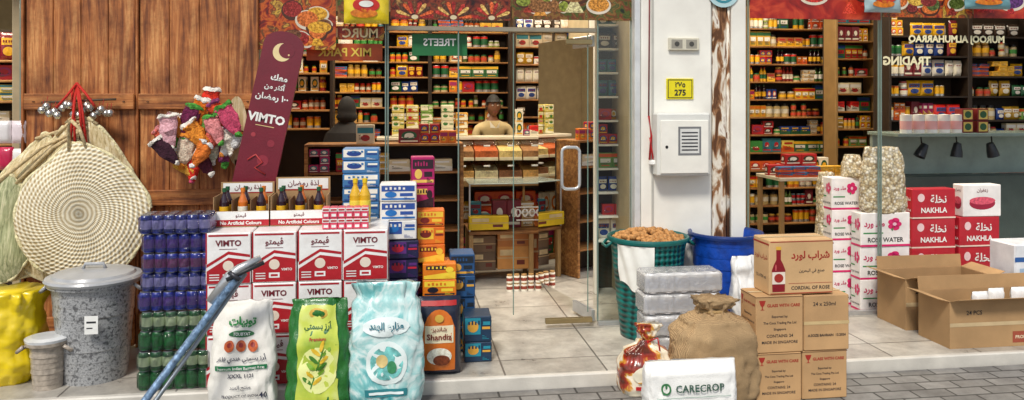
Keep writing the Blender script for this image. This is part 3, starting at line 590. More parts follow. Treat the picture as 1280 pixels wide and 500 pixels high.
# ---------------- can packs
def canmesh(c1,c2,name):
    mb=MB(); r=.0325; a=M(c1,.3,coat=.4); b=M(c2,.3,coat=.4); al=M('9ea2ac',.3,.6)
    mb.lathe((0,0,0),[(0,.004),(.026,0),(r,.006),(r,.03),(r,.085),(r,.105),(.028,.114),(.028,.117),(.025,.116),(.024,.112),(0,.112)],a,14,mats=[al,al,a,b,a,a,al,al,al,al]); ob=mb.obj(name,origin=(0,0,0)); me=ob.data; bpy.data.objects.remove(ob); return me
def packs(p0,p1,Y,n,z0,ch,meshes,lab,grp,nx=6,ny=3,name='drink_can',film=FILM):
    x0=WX(p0,Y); x1=WX(p1,Y); pitch=(x1-x0)/nx
    for k in range(n):
        zb=z0+k*ch; e=empty('can_pack',((x0+x1)/2,Y+ny*pitch/2,zb),lab,'pack of cans',grp); me=meshes[k%len(meshes)]; jx=R.uniform(-.012,.012); jy=R.uniform(-.01,.014)
        for i in range(nx):
            for j in range(ny):
                o=bpy.data.objects.new(name,me); o.parent=e; o.location=((i+.5-nx/2)*pitch+jx,(j+.5-ny/2)*pitch+jy,.001); s=pitch/.066; o.scale=(s,s,(ch-.003)/.117); COL.objects.link(o)
        mb=MB(); hw=nx*pitch/2+.003; hd=ny*pitch/2+.003; cx,cy=(x0+x1)/2+jx,Y+ny*pitch/2+jy; mb.box(cx-hw,cx+hw,cy-hd,cy+hd,zb+.001,zb+ch-.001,film,.016); mb.obj('shrink_wrap',parent=e)
packs(172,262,4.56,4,0,.107,[canmesh('0f5a28','1f7a3a','can_green'),canmesh('0f4a22','b8c8a0','can_green')],'shrink wrapped pack of green drink cans','green can packs')
packs(174,263,4.57,5,.428,.105,[canmesh('16288a','5a3a90','can_blue'),canmesh('1a2878','9a94c8','can_blue'),canmesh('2a3490','7a3a70','can_blue')],'shrink wrapped pack of blue and purple drink cans','blue can packs')
packs(808,904,4.7,4,0,.13,[canmesh('f6f6f4','a8b4c8','can_white')],'wrapped pack of white bottles','white bottle packs',5,2,name='white_bottle',film=FILMW)
# ---------------- sacks
def sack(x,y,z0,w,d,h,mat,pw,pd,wr=.008,lean=0,p=2.8,nu=60,nv=44,seed=0,ws=7,pleat=0):
    def lerp(pr,v):
        for (a,b),(c,e) in zip(pr,pr[1:]):
            if v<=c: t=(v-a)/(c-a); t=t*t*(3-2*t); return b+(e-b)*t
        return pr[-1][1]
    def W_(v): return lerp(pw,v)*w/2
    def D_(v): return lerp(pd,v)*d/2
    def wf(a,v): 
        q=wr*(noise.noise(Vector((math.cos(a)*w*ws,math.sin(a)*w*ws*.5+seed,v*h*ws*1.3)))+.6*noise.noise(Vector((math.cos(a)*w*ws*3,seed,v*h*ws*2.2)))+.3*noise.noise(Vector((math.cos(a)*w*ws*7,seed,v*h*ws*5))))
        if pleat and v>.7: q+=pleat*(v-.7)/.3*noise.noise(Vector((a*5,seed,v)))
        return q
    def pt(a,v,off=0):
        c,s=math.cos(a),math.sin(a); k=lambda q:math.copysign(abs(q)**(2/p),q); o=wf(a,v)+off
        W2,D2=W_(v),D_(v); zt_=z0+v*h+(h*.03*noise.noise(Vector((math.cos(a)*w*12,seed,0))) if v>.9 else 0)
        return Vector((x+k(c)*(W2+o),y+k(s)*(D2+o)+lean*v*h,zt_))
    mb=MB(); vs=[pt(2*math.pi*i/nu,j/nv) for j in range(nv+1) for i in range(nu)]
    fs=[(j*nu+i,j*nu+(i+1)%nu,(j+1)*nu+(i+1)%nu,(j+1)*nu+i) for j in range(nv) for i in range(nu)]+[tuple(range(nu))[::-1],tuple(range(nv*nu,(nv+1)*nu))]
    mb.add(vs,fs,mat,True)
    def fn(u,v,L):
        q=max(-1,min(1,2*u-1)); a=-math.acos(math.copysign(abs(q)**(p/2),q)); return pt(a,v,0)+Vector((0,-.0035-.0018*L,0))
    return mb,Face((x-w/2,y,z0),(w,0,0),(0,0,h),(0,-1,0),fn)
PW=[(0,.86),(.12,1),(.6,.98),(.88,.9),(1,.86)]; PD=[(0,.75),(.15,1),(.6,.85),(.86,.4),(1,.08)]
def px_sack(p0,p1,pt_,Yc,zb,d,mat,**k):
    x0,x1=WX(p0,Yc),WX(p1,Yc); z1=W((p0+p1)/2,pt_,Yc)[1]; return sack((x0+x1)/2,Yc,zb,x1-x0,d,z1-zb,mat,**k)
SW=M('efebe2',.45,var=.06,scale=12,bump=.3,bs=220)
NV=M('1d2440',.5,bump=0); RD=M('b3281c',.5,bump=0)
mb,F=px_sack(262,345,378,4.38,PAVE,.17,SW,pw=PW,pd=PD,wr=.014,lean=.06,seed=1)
mb.text(F,AR('توبيات'),.5,.83,.1,M('1f8a3e',bump=0),4,maxw=.6,bold=.04); mb.ell(F,.5,.73,.2,.028,M('1c6a34'),1); mb.text(F,'TOUBYAT',.5,.73,.026,TXTW,4,maxw=.34)
for i in range(3): mb.ell(F,.32+.18*i,.63,.075,.05,M('c25a2a',var=.3,scale=60),2); mb.ell(F,.32+.18*i,.64,.035,.02,M('8a1c14'),3)
mb.text(F,AR('أرز بسمتي هندي فاخر'),.5,.52,.07,NV,3,maxw=.8,bold=.02); mb.rect(F,.12,.42,.88,.462,M('1c7a4a'),1,8,1); mb.text(F,'Premium Indian Basmati Rice',.5,.441,.026,TXTW,4,maxw=.7)
mb.text(F,'XXXL 1121',.5,.375,.034,NV,3,maxw=.5,bold=.02); mb.text(F,AR('منتج الهند'),.5,.27,.05,NV,3,maxw=.5); mb.text(F,'PRODUCT OF INDIA',.5,.2,.025,NV,3,maxw=.6); mb.text(F,'40',.84,.2,.05,NV,3)
mb.obj('rice_sack','white woven rice sack with green Arabic logo','sack','standing rice sacks')
mb,F=px_sack(358,438,375,4.36,PAVE,.17,M('1f6a24',.3,coat=.4,bump=.3,bs=160),pw=PW,pd=PD,wr=.018,lean=.06,seed=4)
mb.rect(F,.18,.05,.82,.95,spice('yellow_green_print',[(.3,'8aa82a'),(.5,'c8d450'),(.7,'e8ecb0')],4,dist=.2,coat=.4),1,10,14); mb.ell(F,.5,.4,.3,.2,M('e6ea9a',.35),2)
lf=[M('3f7a1c',.5),M('e0b82a',.5),M('7aa82a',.5)]
for i in range(5):
    cu=.42+.035*i; cv=.28+.062*i; mb.ell(F,cu,cv,.012,.04,lf[0],3,rot=-.3)
    for s_ in (-1,1): mb.ell(F,cu+s_*.085,cv+.03,.03,.052,lf[(i+(s_>0))%3],4,rot=-s_*.9,seg=12)
mb.ell(F,.57,.61,.03,.05,lf[1],4,rot=-.3)
mb.text(F,'BASMATI RICE',.5,.12,.04,M('14401a',bump=0),3,maxw=.56,bold=.02); mb.text(F,AR('أرز بسمتي'),.5,.77,.09,M('1c5a24',bump=0),3,maxw=.5,bold=.03); mb.ell(F,.5,.88,.16,.045,GOLD,2); mb.ell(F,.5,.88,.11,.03,M('1f6a24'),3); mb.text(F,'Premium',.5,.67,.03,RD,3,maxw=.4,bold=.02)
mb.obj('rice_sack','green and yellow rice sack with leafy grain sprig','sack','standing rice sacks')
ft=spice('turquoise_print',[(.32,'3f9fa4'),(.42,'86c4c4'),(.5,'d6e8e6'),(.58,'9ccfce'),(.7,'e4eeec')],6,dist=1.2,rough=.35,coat=.3)
mb,F=px_sack(436,530,354,4.36,PAVE,.2,ft,pw=[(0,.88),(.12,1),(.6,.98),(.82,.92),(.9,.78),(1,.9)],pd=[(0,.75),(.15,1),(.6,.88),(.84,.45),(.9,.25),(1,.25)],wr=.013,lean=.05,seed=9,ws=8,pleat=.045)
mb.ell(F,.5,.67,.32,.075,M('e4f0ee',.35),1); mb.text(F,AR('مزارع الهند'),.5,.67,.08,M('1a6f80',bump=0),6,maxw=.54,bold=.03); mb.ell(F,.5,.39,.28,.17,M('e0ecea',.35),1); mb.ell(F,.5,.39,.22,.13,M('6fb8b4',.4,var=.5,scale=30),2); mb.ell(F,.44,.41,.08,.05,M('d8c080'),4); mb.ell(F,.57,.36,.06,.05,M('3a8a5a'),4); mb.rect(F,.22,.13,.78,.19,M('2a8088'),1,8,2); mb.rect(F,.28,.15,.72,.17,M('e4f0ee'),3,8,1)
mb.obj('rice_sack','pale turquoise and white filled rice sack with gathered top','sack','standing rice sacks')
mb,F=px_sack(840,942,388,4.26,PAVE,.40,BURLAP,pw=[(0,.94),(.1,1),(.5,1),(.76,.96),(.9,.74),(.97,.42),(1,.36)],pd=[(0,.9),(.1,1),(.5,1),(.76,.94),(.9,.7),(.97,.42),(1,.36)],wr=.026,seed=20,p=2.7,pleat=.035)
x=WX(890,4.26); zt=W(890,388,4.26)[1]
ob=mb.obj('burlap_sack','full tan burlap sack with tied neck on the pavement','sack')
mb,F=sack(x,4.26,zt-.012,.2,.15,.085,BURLAP,[(0,.75),(.25,.72),(.6,1.0),(1,1.15)],[(0,.8),(.25,.75),(.6,1),(1,1.1)],wr=.03,ws=18,nu=60,nv=14,pleat=.05); mb.obj('gathered_top',parent=ob)
mb=MB(); mb.lathe((x,4.26,zt-.004),[(.075,0),(.086,.006),(.086,.014),(.075,.02)],M('a88a5c',.9,bump=.8),24,sy=.85); mb.obj('tie_cord',parent=ob)
nm=spice('printed_bag',[(.36,'5a2412'),(.44,'a8301c'),(.475,'d8a03c'),(.5,'f4ecd8'),(.56,'f2e8cf'),(.6,'c8923c'),(.68,'8a2418')],4.5,dist=.7,rough=.25,coat=.6)
mb,F=px_sack(772,840,424,4.40,PAVE,.24,nm,pw=[(0,.9),(.12,1),(.5,.98),(.78,.78),(.94,.26),(1,.18)],pd=[(0,.88),(.15,1),(.5,.95),(.78,.72),(.94,.26),(1,.18)],wr=.013,seed=30,p=2.9,pleat=.03)
mb.ell(F,.44,.42,.26,.18,M('f4ecd6',.25,coat=.6),2); mb.text(F,AR('أرز'),.44,.45,.14,RD,4,maxw=.34,bold=.03); mb.rect(F,.22,.14,.78,.21,RED,2,8,2); mb.rect(F,.26,.28,.62,.3,M('c8923c'),4,6,1)
ob=mb.obj('printed_bag','glossy brown and cream printed bag tied with red ribbon','bag'); x=WX(808,4.40); zt=W(808,424,4.40)[1]
mb=MB(); mb.lathe((x,4.40,zt-.02),[(.02,0),(.03,.006),(.03,.014),(.02,.02)],RED,12); mb.tube([(x,4.38,zt-.01),(x+.05,4.35,zt+.02),(x+.06,4.34,zt-.05)],.005,RED); mb.obj('ribbon',parent=ob)
mb,F=sack(x+.01,4.40,zt-.01,.15,.09,.1,nm,[(0,.25),(.4,.6),(1,1)],[(0,.3),(.4,.6),(1,.8)],wr=.02,ws=30,nu=40,nv=12,pleat=.04); mb.obj('bag_neck',parent=ob)
mb,F=px_sack(804,918,450,3.99,PAVE,.16,M('efeeea',.5,var=.05,bump=.25,bs=150),pw=[(0,.95),(.15,1),(.85,1),(1,.97)],pd=[(0,.9),(.2,1),(.8,.8),(1,.25)],wr=.011,seed=40,p=4)
mb.text(F,'CARECROP',.56,.6,.13,M('3a5a4a',bump=0),4,maxw=.52,bold=.02); mb.ell(F,.2,.6,.055,.1,M('3a7a4a'),2); mb.ell(F,.2,.6,.035,.065,M('e9e8e2'),3); mb.ell(F,.2,.65,.012,.04,M('3a7a4a'),5); mb.rect(F,.1,.44,.9,.45,M('8aa89a'),2,12,1)
mb.obj('paper_sack','white sack with green lettering lying on the pavement','sack')
ym=M('e6c90f',.3,var=.18,scale=5,bump=.1,bs=30,coat=.3)
mb,F=px_sack(-44,54,362,4.9,0,.36,ym,pw=[(0,.85),(.12,1),(.6,.98),(.82,.9),(1,1.0)],pd=[(0,.8),(.15,1),(.6,1),(.82,.85),(1,.9)],wr=.02,seed=50,ws=9,pleat=.08)
mb.obj('yellow_sack','yellow thin plastic sack beside lidded bin','sack')
# ---------------- bins
def ring_bin(cx,cy,z0,rb,rt,h,mat,name,lab,cat,rim=None):
    e=empty(name,(cx,cy,z0),lab,cat); mb=MB(); pr=[(0,0),(rb,0)]
    for k in range(1,9):
        f=k/9; r=rb+(rt-rb)*f; pr+=[(r-.002,h*f-.006),(r+.003*(k%3==0),h*f)]
    nb=len(pr); pr+=[(rt,h-.03),(rt+.018,h-.028),(rt+.02,h-.012),(rt+.016,h),(rt+.004,h+.002),(rt-.004,h-.01),(rb+.0,.1)]
    rim=rim or mat
    mb.lathe((cx,cy,z0),pr,mat,48,mats=[mat]*nb+[rim]*5+[mat]*2); mb.obj('bin_body',parent=e)
    for s in (-1,1):
        mb=MB(); mb.tube([(cx+s*(rt+.012),cy-.06,z0+h-.03),(cx+s*(rt+.045),cy-.05,z0+h-.06),(cx+s*(rt+.045),cy+.05,z0+h-.06),(cx+s*(rt+.012),cy+.06,z0+h-.03)],.01,rim); mb.obj('handle',parent=e)
    return e
TEAL=weave('teal_lattice_plastic','022426','0c7470',s=8.5,distort=1.2,bumpd=.012,rough=.35)
TR=M('0a5f5a',.35)
bx=WX(810,5.2); e=ring_bin(bx,5.2,0,.185,.255,.665,TEAL,'plastic_bin','dark teal lattice plastic bin heaped with walnuts','bin',rim=TR)
a0,a1=-2.75,-1.72
def cyF(u,v,L): a=a0+(a1-a0)*u; r=.185+.07*((.36+v*.27)/.665)+.014+.006*math.sin(u*17+v*5); return Vector((bx+(r)*math.cos(a),5.2+(r)*math.sin(a),.36+v*.27+.03*math.sin(u*7+1)*(1-v)))
F=Face((0,0,0),(.16,0,0),(0,0,.22),(0,-1,0),cyF); mb=MB(); mb.rect(F,0,0,1,1,M('f4f2ea',.7,var=.08),1,24,8)
mb.obj('sack_liner',parent=e,label='white sack liner folded over the bin rim')
mb=MB(); mb.lathe((bx,5.2,.6),[(0,.06),(.12,.05),(.2,.02),(.243,-.02)],M('8a5a2c',.8,var=.4,scale=40),24); mb.obj('walnut_heap_base',parent=e)
wm=M('b8834a',.7,var=.35,scale=45,bump=1,bs=60)
mb=MB(); vs=[];n=10
for j in range(7):
    t=math.pi*j/6
    for i in range(n): a=2*math.pi*i/n; r=.019*(1+.08*math.sin(5*a)+.05*R.uniform(-1,1)); vs.append((r*math.sin(t)*math.cos(a),r*math.sin(t)*math.sin(a),.021*math.cos(t)))
mb.add(vs,[(j*n+i,j*n+(i+1)%n,(j+1)*n+(i+1)%n,(j+1)*n+i) for j in range(6) for i in range(n)],wm,True); wo=mb.obj('walnut',origin=(0,0,0)); wme=wo.data; bpy.data.objects.remove(wo)
for i in range(190):
    r=.232*math.sqrt(R.random()); a=R.uniform(0,6.283); z=.635+.055*(1-(r/.24)**2)+R.uniform(0,.012)
    o=bpy.data.objects.new('walnut',wme); o.location=(bx+r*math.cos(a),5.2+r*math.sin(a),z); o.rotation_euler=(R.uniform(0,3),R.uniform(0,3),R.uniform(0,3)); COL.objects.link(o); tag(o,'brown walnut heaped in teal bin','walnut','walnuts heaped in the bin')
ring_bin(WX(907,5.22),5.22,0,.18,.235,.675,M('1246a8',.35,var=.3,scale=20,bump=.3,bs=60),'plastic_bin','round dark blue empty plastic bin with dark rim','bin',rim=M('0c2f70',.3))
gx=WX(118,4.87); e=ring_bin(gx,4.87,0,.175,.222,.56,SPECK,'lidded_bin','cloudy grey plastic bin of grain with lid','bin')
mb=MB(); LG=M('a9abae',.35,var=.14,coat=.3); mb.lathe((gx,4.87,.565),[(.25,-.015),(.258,.0),(.25,.012),(.22,.016),(.21,.03),(.12,.045),(.05,.05),(0,.05)],LG,36); mb.tube([(gx-.06,4.87,.61),(gx-.05,4.87,.64),(gx+.05,4.87,.64),(gx+.06,4.87,.61)],.01,LG); mb.obj('lid',parent=e)
mb=MB(); F=Face((gx+.03,4.65,.3),(.07,0,0),(0,0,.1),(0,-1,0)); mb.rect(F,0,0,1,1,WHITE,8); mb.rect(F,.15,.6,.85,.7,TXTD,9); mb.rect(F,.15,.3,.6,.36,TXTD,9); mb.obj('sticker',parent=e)
gx2=WX(60,4.72); e=ring_bin(gx2,4.72,0,.075,.092,.27,M('a89c8e',.3,var=.3,scale=40,coat=.5),'plastic_tub','small clear tub of spice beside bins','tub')
mb=MB(); mb.lathe((gx2,4.72,.27),[(.112,-.01),(.115,.004),(.08,.012),(0,.012)],M('d4d6d8',.3,coat=.4),28); mb.obj('lid',parent=e)
# ---------------- cart handle
e=empty('hand_cart',(WX(170,4.05),4.0,PAVE),'blue grey steel cart with long pull handle','cart')
def P3(px,py,Y): x,z=W(px,py,Y); return (x,Y,z)
BG=M('6f8aa8',.4,.3,var=.6,scale=38,bump=.4)
mb=MB(); A=Vector(P3(178,505,4.02)); B=Vector(P3(303,338,4.2)); A2=A+(A-B)*.35
A2.z=max(A2.z,.02); mb.tube([A2,A,B],.019,BG,12); mb.tube([A2+Vector((.05,0,.0)),A+Vector((.05,.02,0)),B+Vector((.012,.03,-.02))],.011,M('8f98a0',.4,.6),10); mb.obj('pull_bar',parent=e)
mb=MB(); mb.tube([P3(262,378,4.16),P3(288,345,4.2),P3(300,336,4.2),P3(326,322,4.22)],[.022,.03,.026,.015],STEEL,12); mb.tube([P3(283,350,4.17),P3(330,328,4.2)],.011,M('2a2a2e',.5),8); mb.tube([P3(286,340,4.17),P3(300,350,4.16)],.012,M('4a4a50',.4,.6),8); mb.obj('grip',parent=e)
for s in (-.12,.12):
    mb=MB(); mb.T=Matrix.Translation((A2.x+s,A2.y-.05,PAVE+.07))@Matrix.Rotation(math.pi/2,4,'Y'); mb.lathe((0,0,-.02),[(.02,0),(.07,0),(.07,.04),(.02,.04)],BLACK,18); mb.obj('wheel',parent=e)
mb=MB(); mb.tube([(A2.x-.13,A2.y-.05,PAVE+.07),(A2.x+.13,A2.y-.05,PAVE+.07)],.012,BG); mb.tube([A2,(A2.x,A2.y-.05,PAVE+.07)],.02,BG); mb.obj('axle',parent=e)
# ---------------- brown cartons front right
RB=M('a3281c',.6,bump=0)
def d_care(mb,F,k):
    mb.text(F,'GLASS WITH CARE',.58,.83,.08,RB,1,maxw=.7,bold=.03); mb.poly(F,[(.06,.92),(.2,.92),(.17,.84),(.14,.81),(.14,.77),(.18,.755),(.08,.755),(.12,.77),(.12,.81),(.09,.84)],RB,1)
    for i,t in enumerate(('Exported by:','The Coca Trading Pte Ltd','Singapore','CONTAINS: 24','MADE IN SINGAPORE')): mb.text(F,t,.5,.63-i*.11,.055,TXTD,1,maxw=.76,bold=.015)
    mb.rect(F,0,.97,1,.985,CARDD,1)
def d_plain(mb,F,k):
    mb.text(F,'24 x 250ml',.45,.84,.07,TXTD,1,maxw=.5); mb.rect(F,0,.47,1,.53,M('d1b684',.35),1); mb.text(F,'A.SOZE BAHRAIN  13.2024',.5,.28,.06,TXTD,2,maxw=.84,bold=.02)
def d_lord(mb,F,k):
    if k: mb.rect(F,0,.9,1,.93,RB,1); mb.text(F,AR('شراب لورد'),.5,.66,.16,RB,1,maxw=.8); mb.text(F,'12 x 750 ml',.5,.3,.06,TXTD,1,maxw=.6); return
    mb.text(F,AR('شراب لورد'),.64,.7,.2,RB,1,maxw=.6,bold=.03); mb.rect(F,.02,.02,.98,.035,RB,1); mb.rect(F,.3,.2,.98,.207,RB,1); mb.rect(F,.02,.955,.98,.97,RB,1)
    bt=[(.05,.06),(.24,.06),(.25,.45),(.215,.56),(.18,.64),(.18,.82),(.11,.82),(.11,.64),(.075,.56),(.04,.45)]; mb.poly(F,bt,M('8a1420',.4),1); mb.rect(F,.045,.2,.245,.42,M('e8d8c8'),2); mb.ell(F,.145,.31,.07,.08,RB,3); mb.rect(F,.105,.82,.185,.88,M('e0b040'),2); mb.ell(F,.1,.5,.012,.06,M('c85a5a'),3)
    mb.text(F,AR('صنع في البحرين'),.66,.42,.09,TXTD,1,maxw=.5); mb.text(F,'CORDIAL OF ROSE',.64,.12,.07,TXTD,1,maxw=.6,bold=.02)
Yb=4.12; z1=W(1000,440,Yb)[1]; z3=W(990,300,Yb)[1]; z2b=W(960,370,Yb)[1]
gb='brown cardboard cartons stacked on the pavement'
cb=M('c0986a',.8,var=.18,scale=4,bump=.08); 
carton(WX(945,Yb),WX(1002,Yb),PAVE,z1,Yb,.2,cb,d_care,'cardboard_carton','brown carton printed with handling text','carton',gb)
carton(WX(1004,Yb),WX(1060,Yb),PAVE,z1,Yb+.01,.2,cb,d_care,'cardboard_carton','brown carton printed with handling text','carton',gb)
carton(WX(945,Yb),WX(1004,Yb),z1,z2b,Yb,.2,cb,d_care,'cardboard_carton','brown carton with red handling print and folded lid','carton',gb)
carton(WX(1006,Yb),WX(1062,Yb),z1,z2b-.006,Yb+.005,.2,cb,d_plain,'cardboard_carton','brown carton sealed with tape','carton',gb)
carton(WX(962,Yb),WX(1043,Yb),z2b,z3,Yb+.01,.19,M('cfa878',.75,var=.12,scale=5,bump=.08),d_lord,'drink_carton','brown syrup carton with red bottle picture on top','carton',gb)
mb,F=px_sack(914,944,320,4.95,0,.16,M('e8e8e6',.3,coat=.3),pw=PW,pd=PD,wr=.02,seed=60); mb.obj('white_bag','white plastic bag beside blue bin','bag')
def openbox(x0,x1,y0,y1,z0,h,lab,fl=.09,angs=(2.3,1.2,2.4,2.3)):
    e=empty('open_box',((x0+x1)/2,(y0+y1)/2,z0),lab,'cardboard box','open cardboard boxes'); t=.006; mb=MB()
    mb.box(x0,x1,y0,y1,z0,z0+t,CARD,.001); mb.box(x0,x1,y0,y0+t,z0+t,z0+h,CARD,.001); mb.box(x0,x1,y1-t,y1,z0+t,z0+h,CARD,.001); mb.box(x0,x0+t,y0+t,y1-t,z0+t,z0+h,CARD,.001); mb.box(x1-t,x1,y0+t,y1-t,z0+t,z0+h,CARD,.001)
    F=faces(x0,x1,y0,y1,z0,z0+h)[0]; mb.rect(F,0,.46,1,.54,M('c8b088',.3),1); mb.rect(F,.52,.08,.9,.32,M('9c4a34',.7),1); mb.text(F,'PRODUCT OF CHINA',.71,.2,.07,CREAM,2,maxw=.34); mb.text(F,'24 PCS',.2,.75,.09,TXTD,2,maxw=.3); mb.obj('box_body',parent=e)
    for (px,py,ax,L,s),a in zip([((x0+x1)/2,y0,'X',x1-x0,1),((x0+x1)/2,y1,'X',x1-x0,-1),(x0,(y0+y1)/2,'Y',y1-y0,-1),(x1,(y0+y1)/2,'Y',y1-y0,1)],angs):
        mb=MB(); mb.T=Matrix.Translation((px,py,z0+h))@Matrix.Rotation(s*(a-math.pi/2+.5),4,ax)
        if ax=='X': mb.box(-L/2,L/2,-.002,.002,0,fl,CARD,.0008)
        else: mb.box(-.002,.002,-L/2,L/2,0,fl,CARD,.0008)
        mb.obj('flap',parent=e)
openbox(WX(1130,5.05),WX(1240,5.05),5.03,5.36,0,.35,'open brown cardboard box on the tiled step')
openbox(WX(1182,4.66),WX(1330,4.66),4.62,4.93,0,.3,'wide open brown cardboard box of white packets at step edge')
for i in range(4):
    mb=MB(); xx=WX(1215+i*24,4.8); pillow(mb,.11,.15,.06,M('eeeeec',.3,coat=.4),xx,4.7+.03*(i%2),.18+.01*i); mb.obj('white_packet','white plastic packet inside open cardboard box','packet','white packets in the open box')
mb=MB(); x0,x1=WX(1262,5.1),WX(1320,5.1); mb.box(x0,x1,5.05,5.3,0,.56,M('dfe2e6',.4),.01); F=faces(x0,x1,5.05,5.3,0,.56)[0]; mb.rect(F,0,.78,1,.84,M('2a5a9a'),1); mb.rect(F,.1,.5,.9,.7,M('9fb8d0'),1); mb.obj('white_box','tall white box with blue band behind cartons','box')
# ---------------- window stacks right
PK=M('c21c5a',.5,bump=0)
def d_rose(mb,F,k):
    for i in range(5): a=i*1.2566; mb.ell(F,.68+.1*math.cos(a)*F.h/F.w,.66+.11*math.sin(a),.08,.08,M('d8246a'),2)
    mb.ell(F,.68,.66,.04,.05,M('f0c0d0'),3); mb.poly(F,[(.6,.5),(.66,.56),(.64,.46)],M('3a8a4a'),3); mb.text(F,AR('ماء ورد'),.27,.66,.26,PK,2,maxw=.42,bold=.03); mb.text(F,'ROSE WATER',.5,.2,.14,M('3a3a3a',bump=0),2,maxw=.8,bold=.02); mb.rect(F,0,0,1,.06,M('d8246a'),1); mb.rect(F,.05,.38,.45,.42,M('3a8a4a'),1)
def d_nak(mb,F,k):
    mb.text(F,AR('نخلة'),.6,.66,.28,TXTW,2,maxw=.5,bold=.02); mb.text(F,'NAKHLA',.5,.28,.18,TXTW,2,maxw=.8,bold=.03); mb.ell(F,.2,.7,.08,.14,M('e8c8c8'),2); mb.rect(F,0,0,1,.05,M('e8d0c0'),1)
def stackw(p0,p1,Y,pys,mat,des,name,lab,cat,grp,d=.3):
    pys=list(pys)
    for t,b in zip(pys,pys[1:]): carton(WX(p0,Y)+.002,WX(p1,Y)-.002,max(0,W((p0+p1)/2,b,Y)[1]),W((p0+p1)/2,t,Y)[1],Y+R.uniform(0,.01),d,mat,des,name,lab,cat,grp,tape=False)
WB=M('ebe6e2',.5); RBX=M('b8202f',.4,coat=.2)
stackw(1076,1138,5.52,(266,308,349,389),WB,d_rose,'rose_water_carton','white carton with pink flower print','carton','white and pink cartons in window',d=.13)
stackw(1040,1077,5.72,(222,262,300,340,382),WB,d_rose,'rose_water_carton','white carton with pink flower print','carton','white and pink cartons in window',d=.14)
stackw(1140,1195,5.62,(236,273,310,348,386),RBX,d_nak,'red_carton','red carton with white lettering','carton','red cartons in window',d=.12)
stackw(1199,1250,5.6,(271,308,348,386),RBX,d_nak,'red_carton','red carton with white lettering','carton','red cartons in window',d=.12)
def d_bowl(mb,F,k):
    mb.ell(F,.5,.42,.34,.2,M('9c1c3a'),1); mb.ell(F,.5,.5,.34,.12,M('d8566a',var=.4,scale=50),2); mb.text(F,AR('زعفران'),.5,.82,.14,TXTM,2,maxw=.6)
carton(WX(1202,5.62),WX(1249,5.62),W(1220,271,5.6)[1],W(1220,231,5.6)[1],5.6,.12,WB,d_bowl,'red_carton','white carton with red bowl picture','carton','red cartons in window',tape=False)
for p0,p1,t,b,Y,sd in ((1076,1131,184,266,5.58,70),(1022,1044,215,300,5.9,71),(1054,1076,193,222,5.78,72)):
    zb=W((p0+p1)/2,b,Y)[1]; mb,F=px_sack(p0,p1,t,Y,zb,.14,NUTS,pw=[(0,.85),(.1,1),(.6,.96),(.85,.85),(1,.72)],pd=[(0,.8),(.1,1),(.6,.95),(.85,.7),(1,.5)],wr=.016,seed=sd,pleat=.03); mb.obj('nut_bag','clear bag of pale pistachio nuts','bag','bags of nuts in window')
x0,x1=WX(1012,5.9),WX(1037,5.9); z=W(1030,300,5.9)[1]; mb=MB(); mb.box(x0,x1,5.82,6.0,0,z,OAK,.005); F=faces(x0,x1,5.82,6.0,0,z)[0]; mb.rect(F,.1,.1,.9,.9,CARDD,1); mb.obj('wooden_box','brown wooden box under nut bag','box')
x0,x1=WX(1118,6.25),WX(1330,6.25); zt=W(1200,166,6.25)[1]
e=empty('display_counter',((x0+x1)/2,6.3,0),'glass fronted display counter inside window','counter')
mb=MB(); mb.box(x0,x1,6.2,6.65,zt-.03,zt,M('7f9088',.25),.004); mb.obj('counter_top',parent=e)
mb=MB(); mb.box(x0+.02,x1-.02,6.45,6.6,0,.9,M('3f4a46',.4),.01); mb.box(x0+.02,x1-.02,6.6,6.64,.9,zt-.031,M('8fa098',.3),.003); mb.obj('cabinet',parent=e)
for i,p in enumerate((1130,1146,1162,1178,1194)):
    mb=MB(); r=.048; xx=WX(p+7,6.25)
    mb.lathe((xx,6.3,zt),[(0,0),(r,0),(r,.03),(r+.001,.031),(r+.001,.1),(r,.101),(r,.155),(0,.16)],WHITE,16,mats=[WHITE,WHITE,RED,M('e8b0b0'),RED,WHITE,WHITE]); mb.obj('tin','white and red tin on display counter','tin','row of white and red tins')
for p,t in ((1203,165),(1203,148),(1222,165),(1222,148)):
    mb=MB(); xx,z=W(p,t,6.25); za=zt+(.105 if t<160 else 0)+.001; mb.box(xx,xx+.105,6.25,6.35,za,za+.1,M('7a1c1c'),.004); F=faces(xx,xx+.105,6.25,6.35,za,za+.1)[0]; mb.rect(F,.1,.1,.9,.9,M('d8c060'),1); mb.ell(F,.5,.5,.3,.3,M('2a5a34'),2); mb.obj('tea_tin','dark red and gold square tin on counter','tin','square tins on counter')
for i in range(3):
    xx=WX(1152+i*44,6.35); e=empty('spot_lamp',(xx,6.35,1.0),'dark spot lamp under counter top','lamp','dark spot lamps'); mb=MB(); mb.T=Matrix.Translation((xx,6.35,1.12))@Matrix.Rotation(.5-.4*i,4,'Y'); mb.lathe((0,0,0),[(.0,.08),(.03,.07),(.045,0),(.05,-.05),(.04,-.052),(0,-.03)],M('20242a',.3),16); mb.obj('lamp_shade',parent=e)
    mb=MB(); mb.tube([(xx,6.35,1.19),(xx,6.36,zt-.031)],.006,BLACK); mb.obj('stem',parent=e)
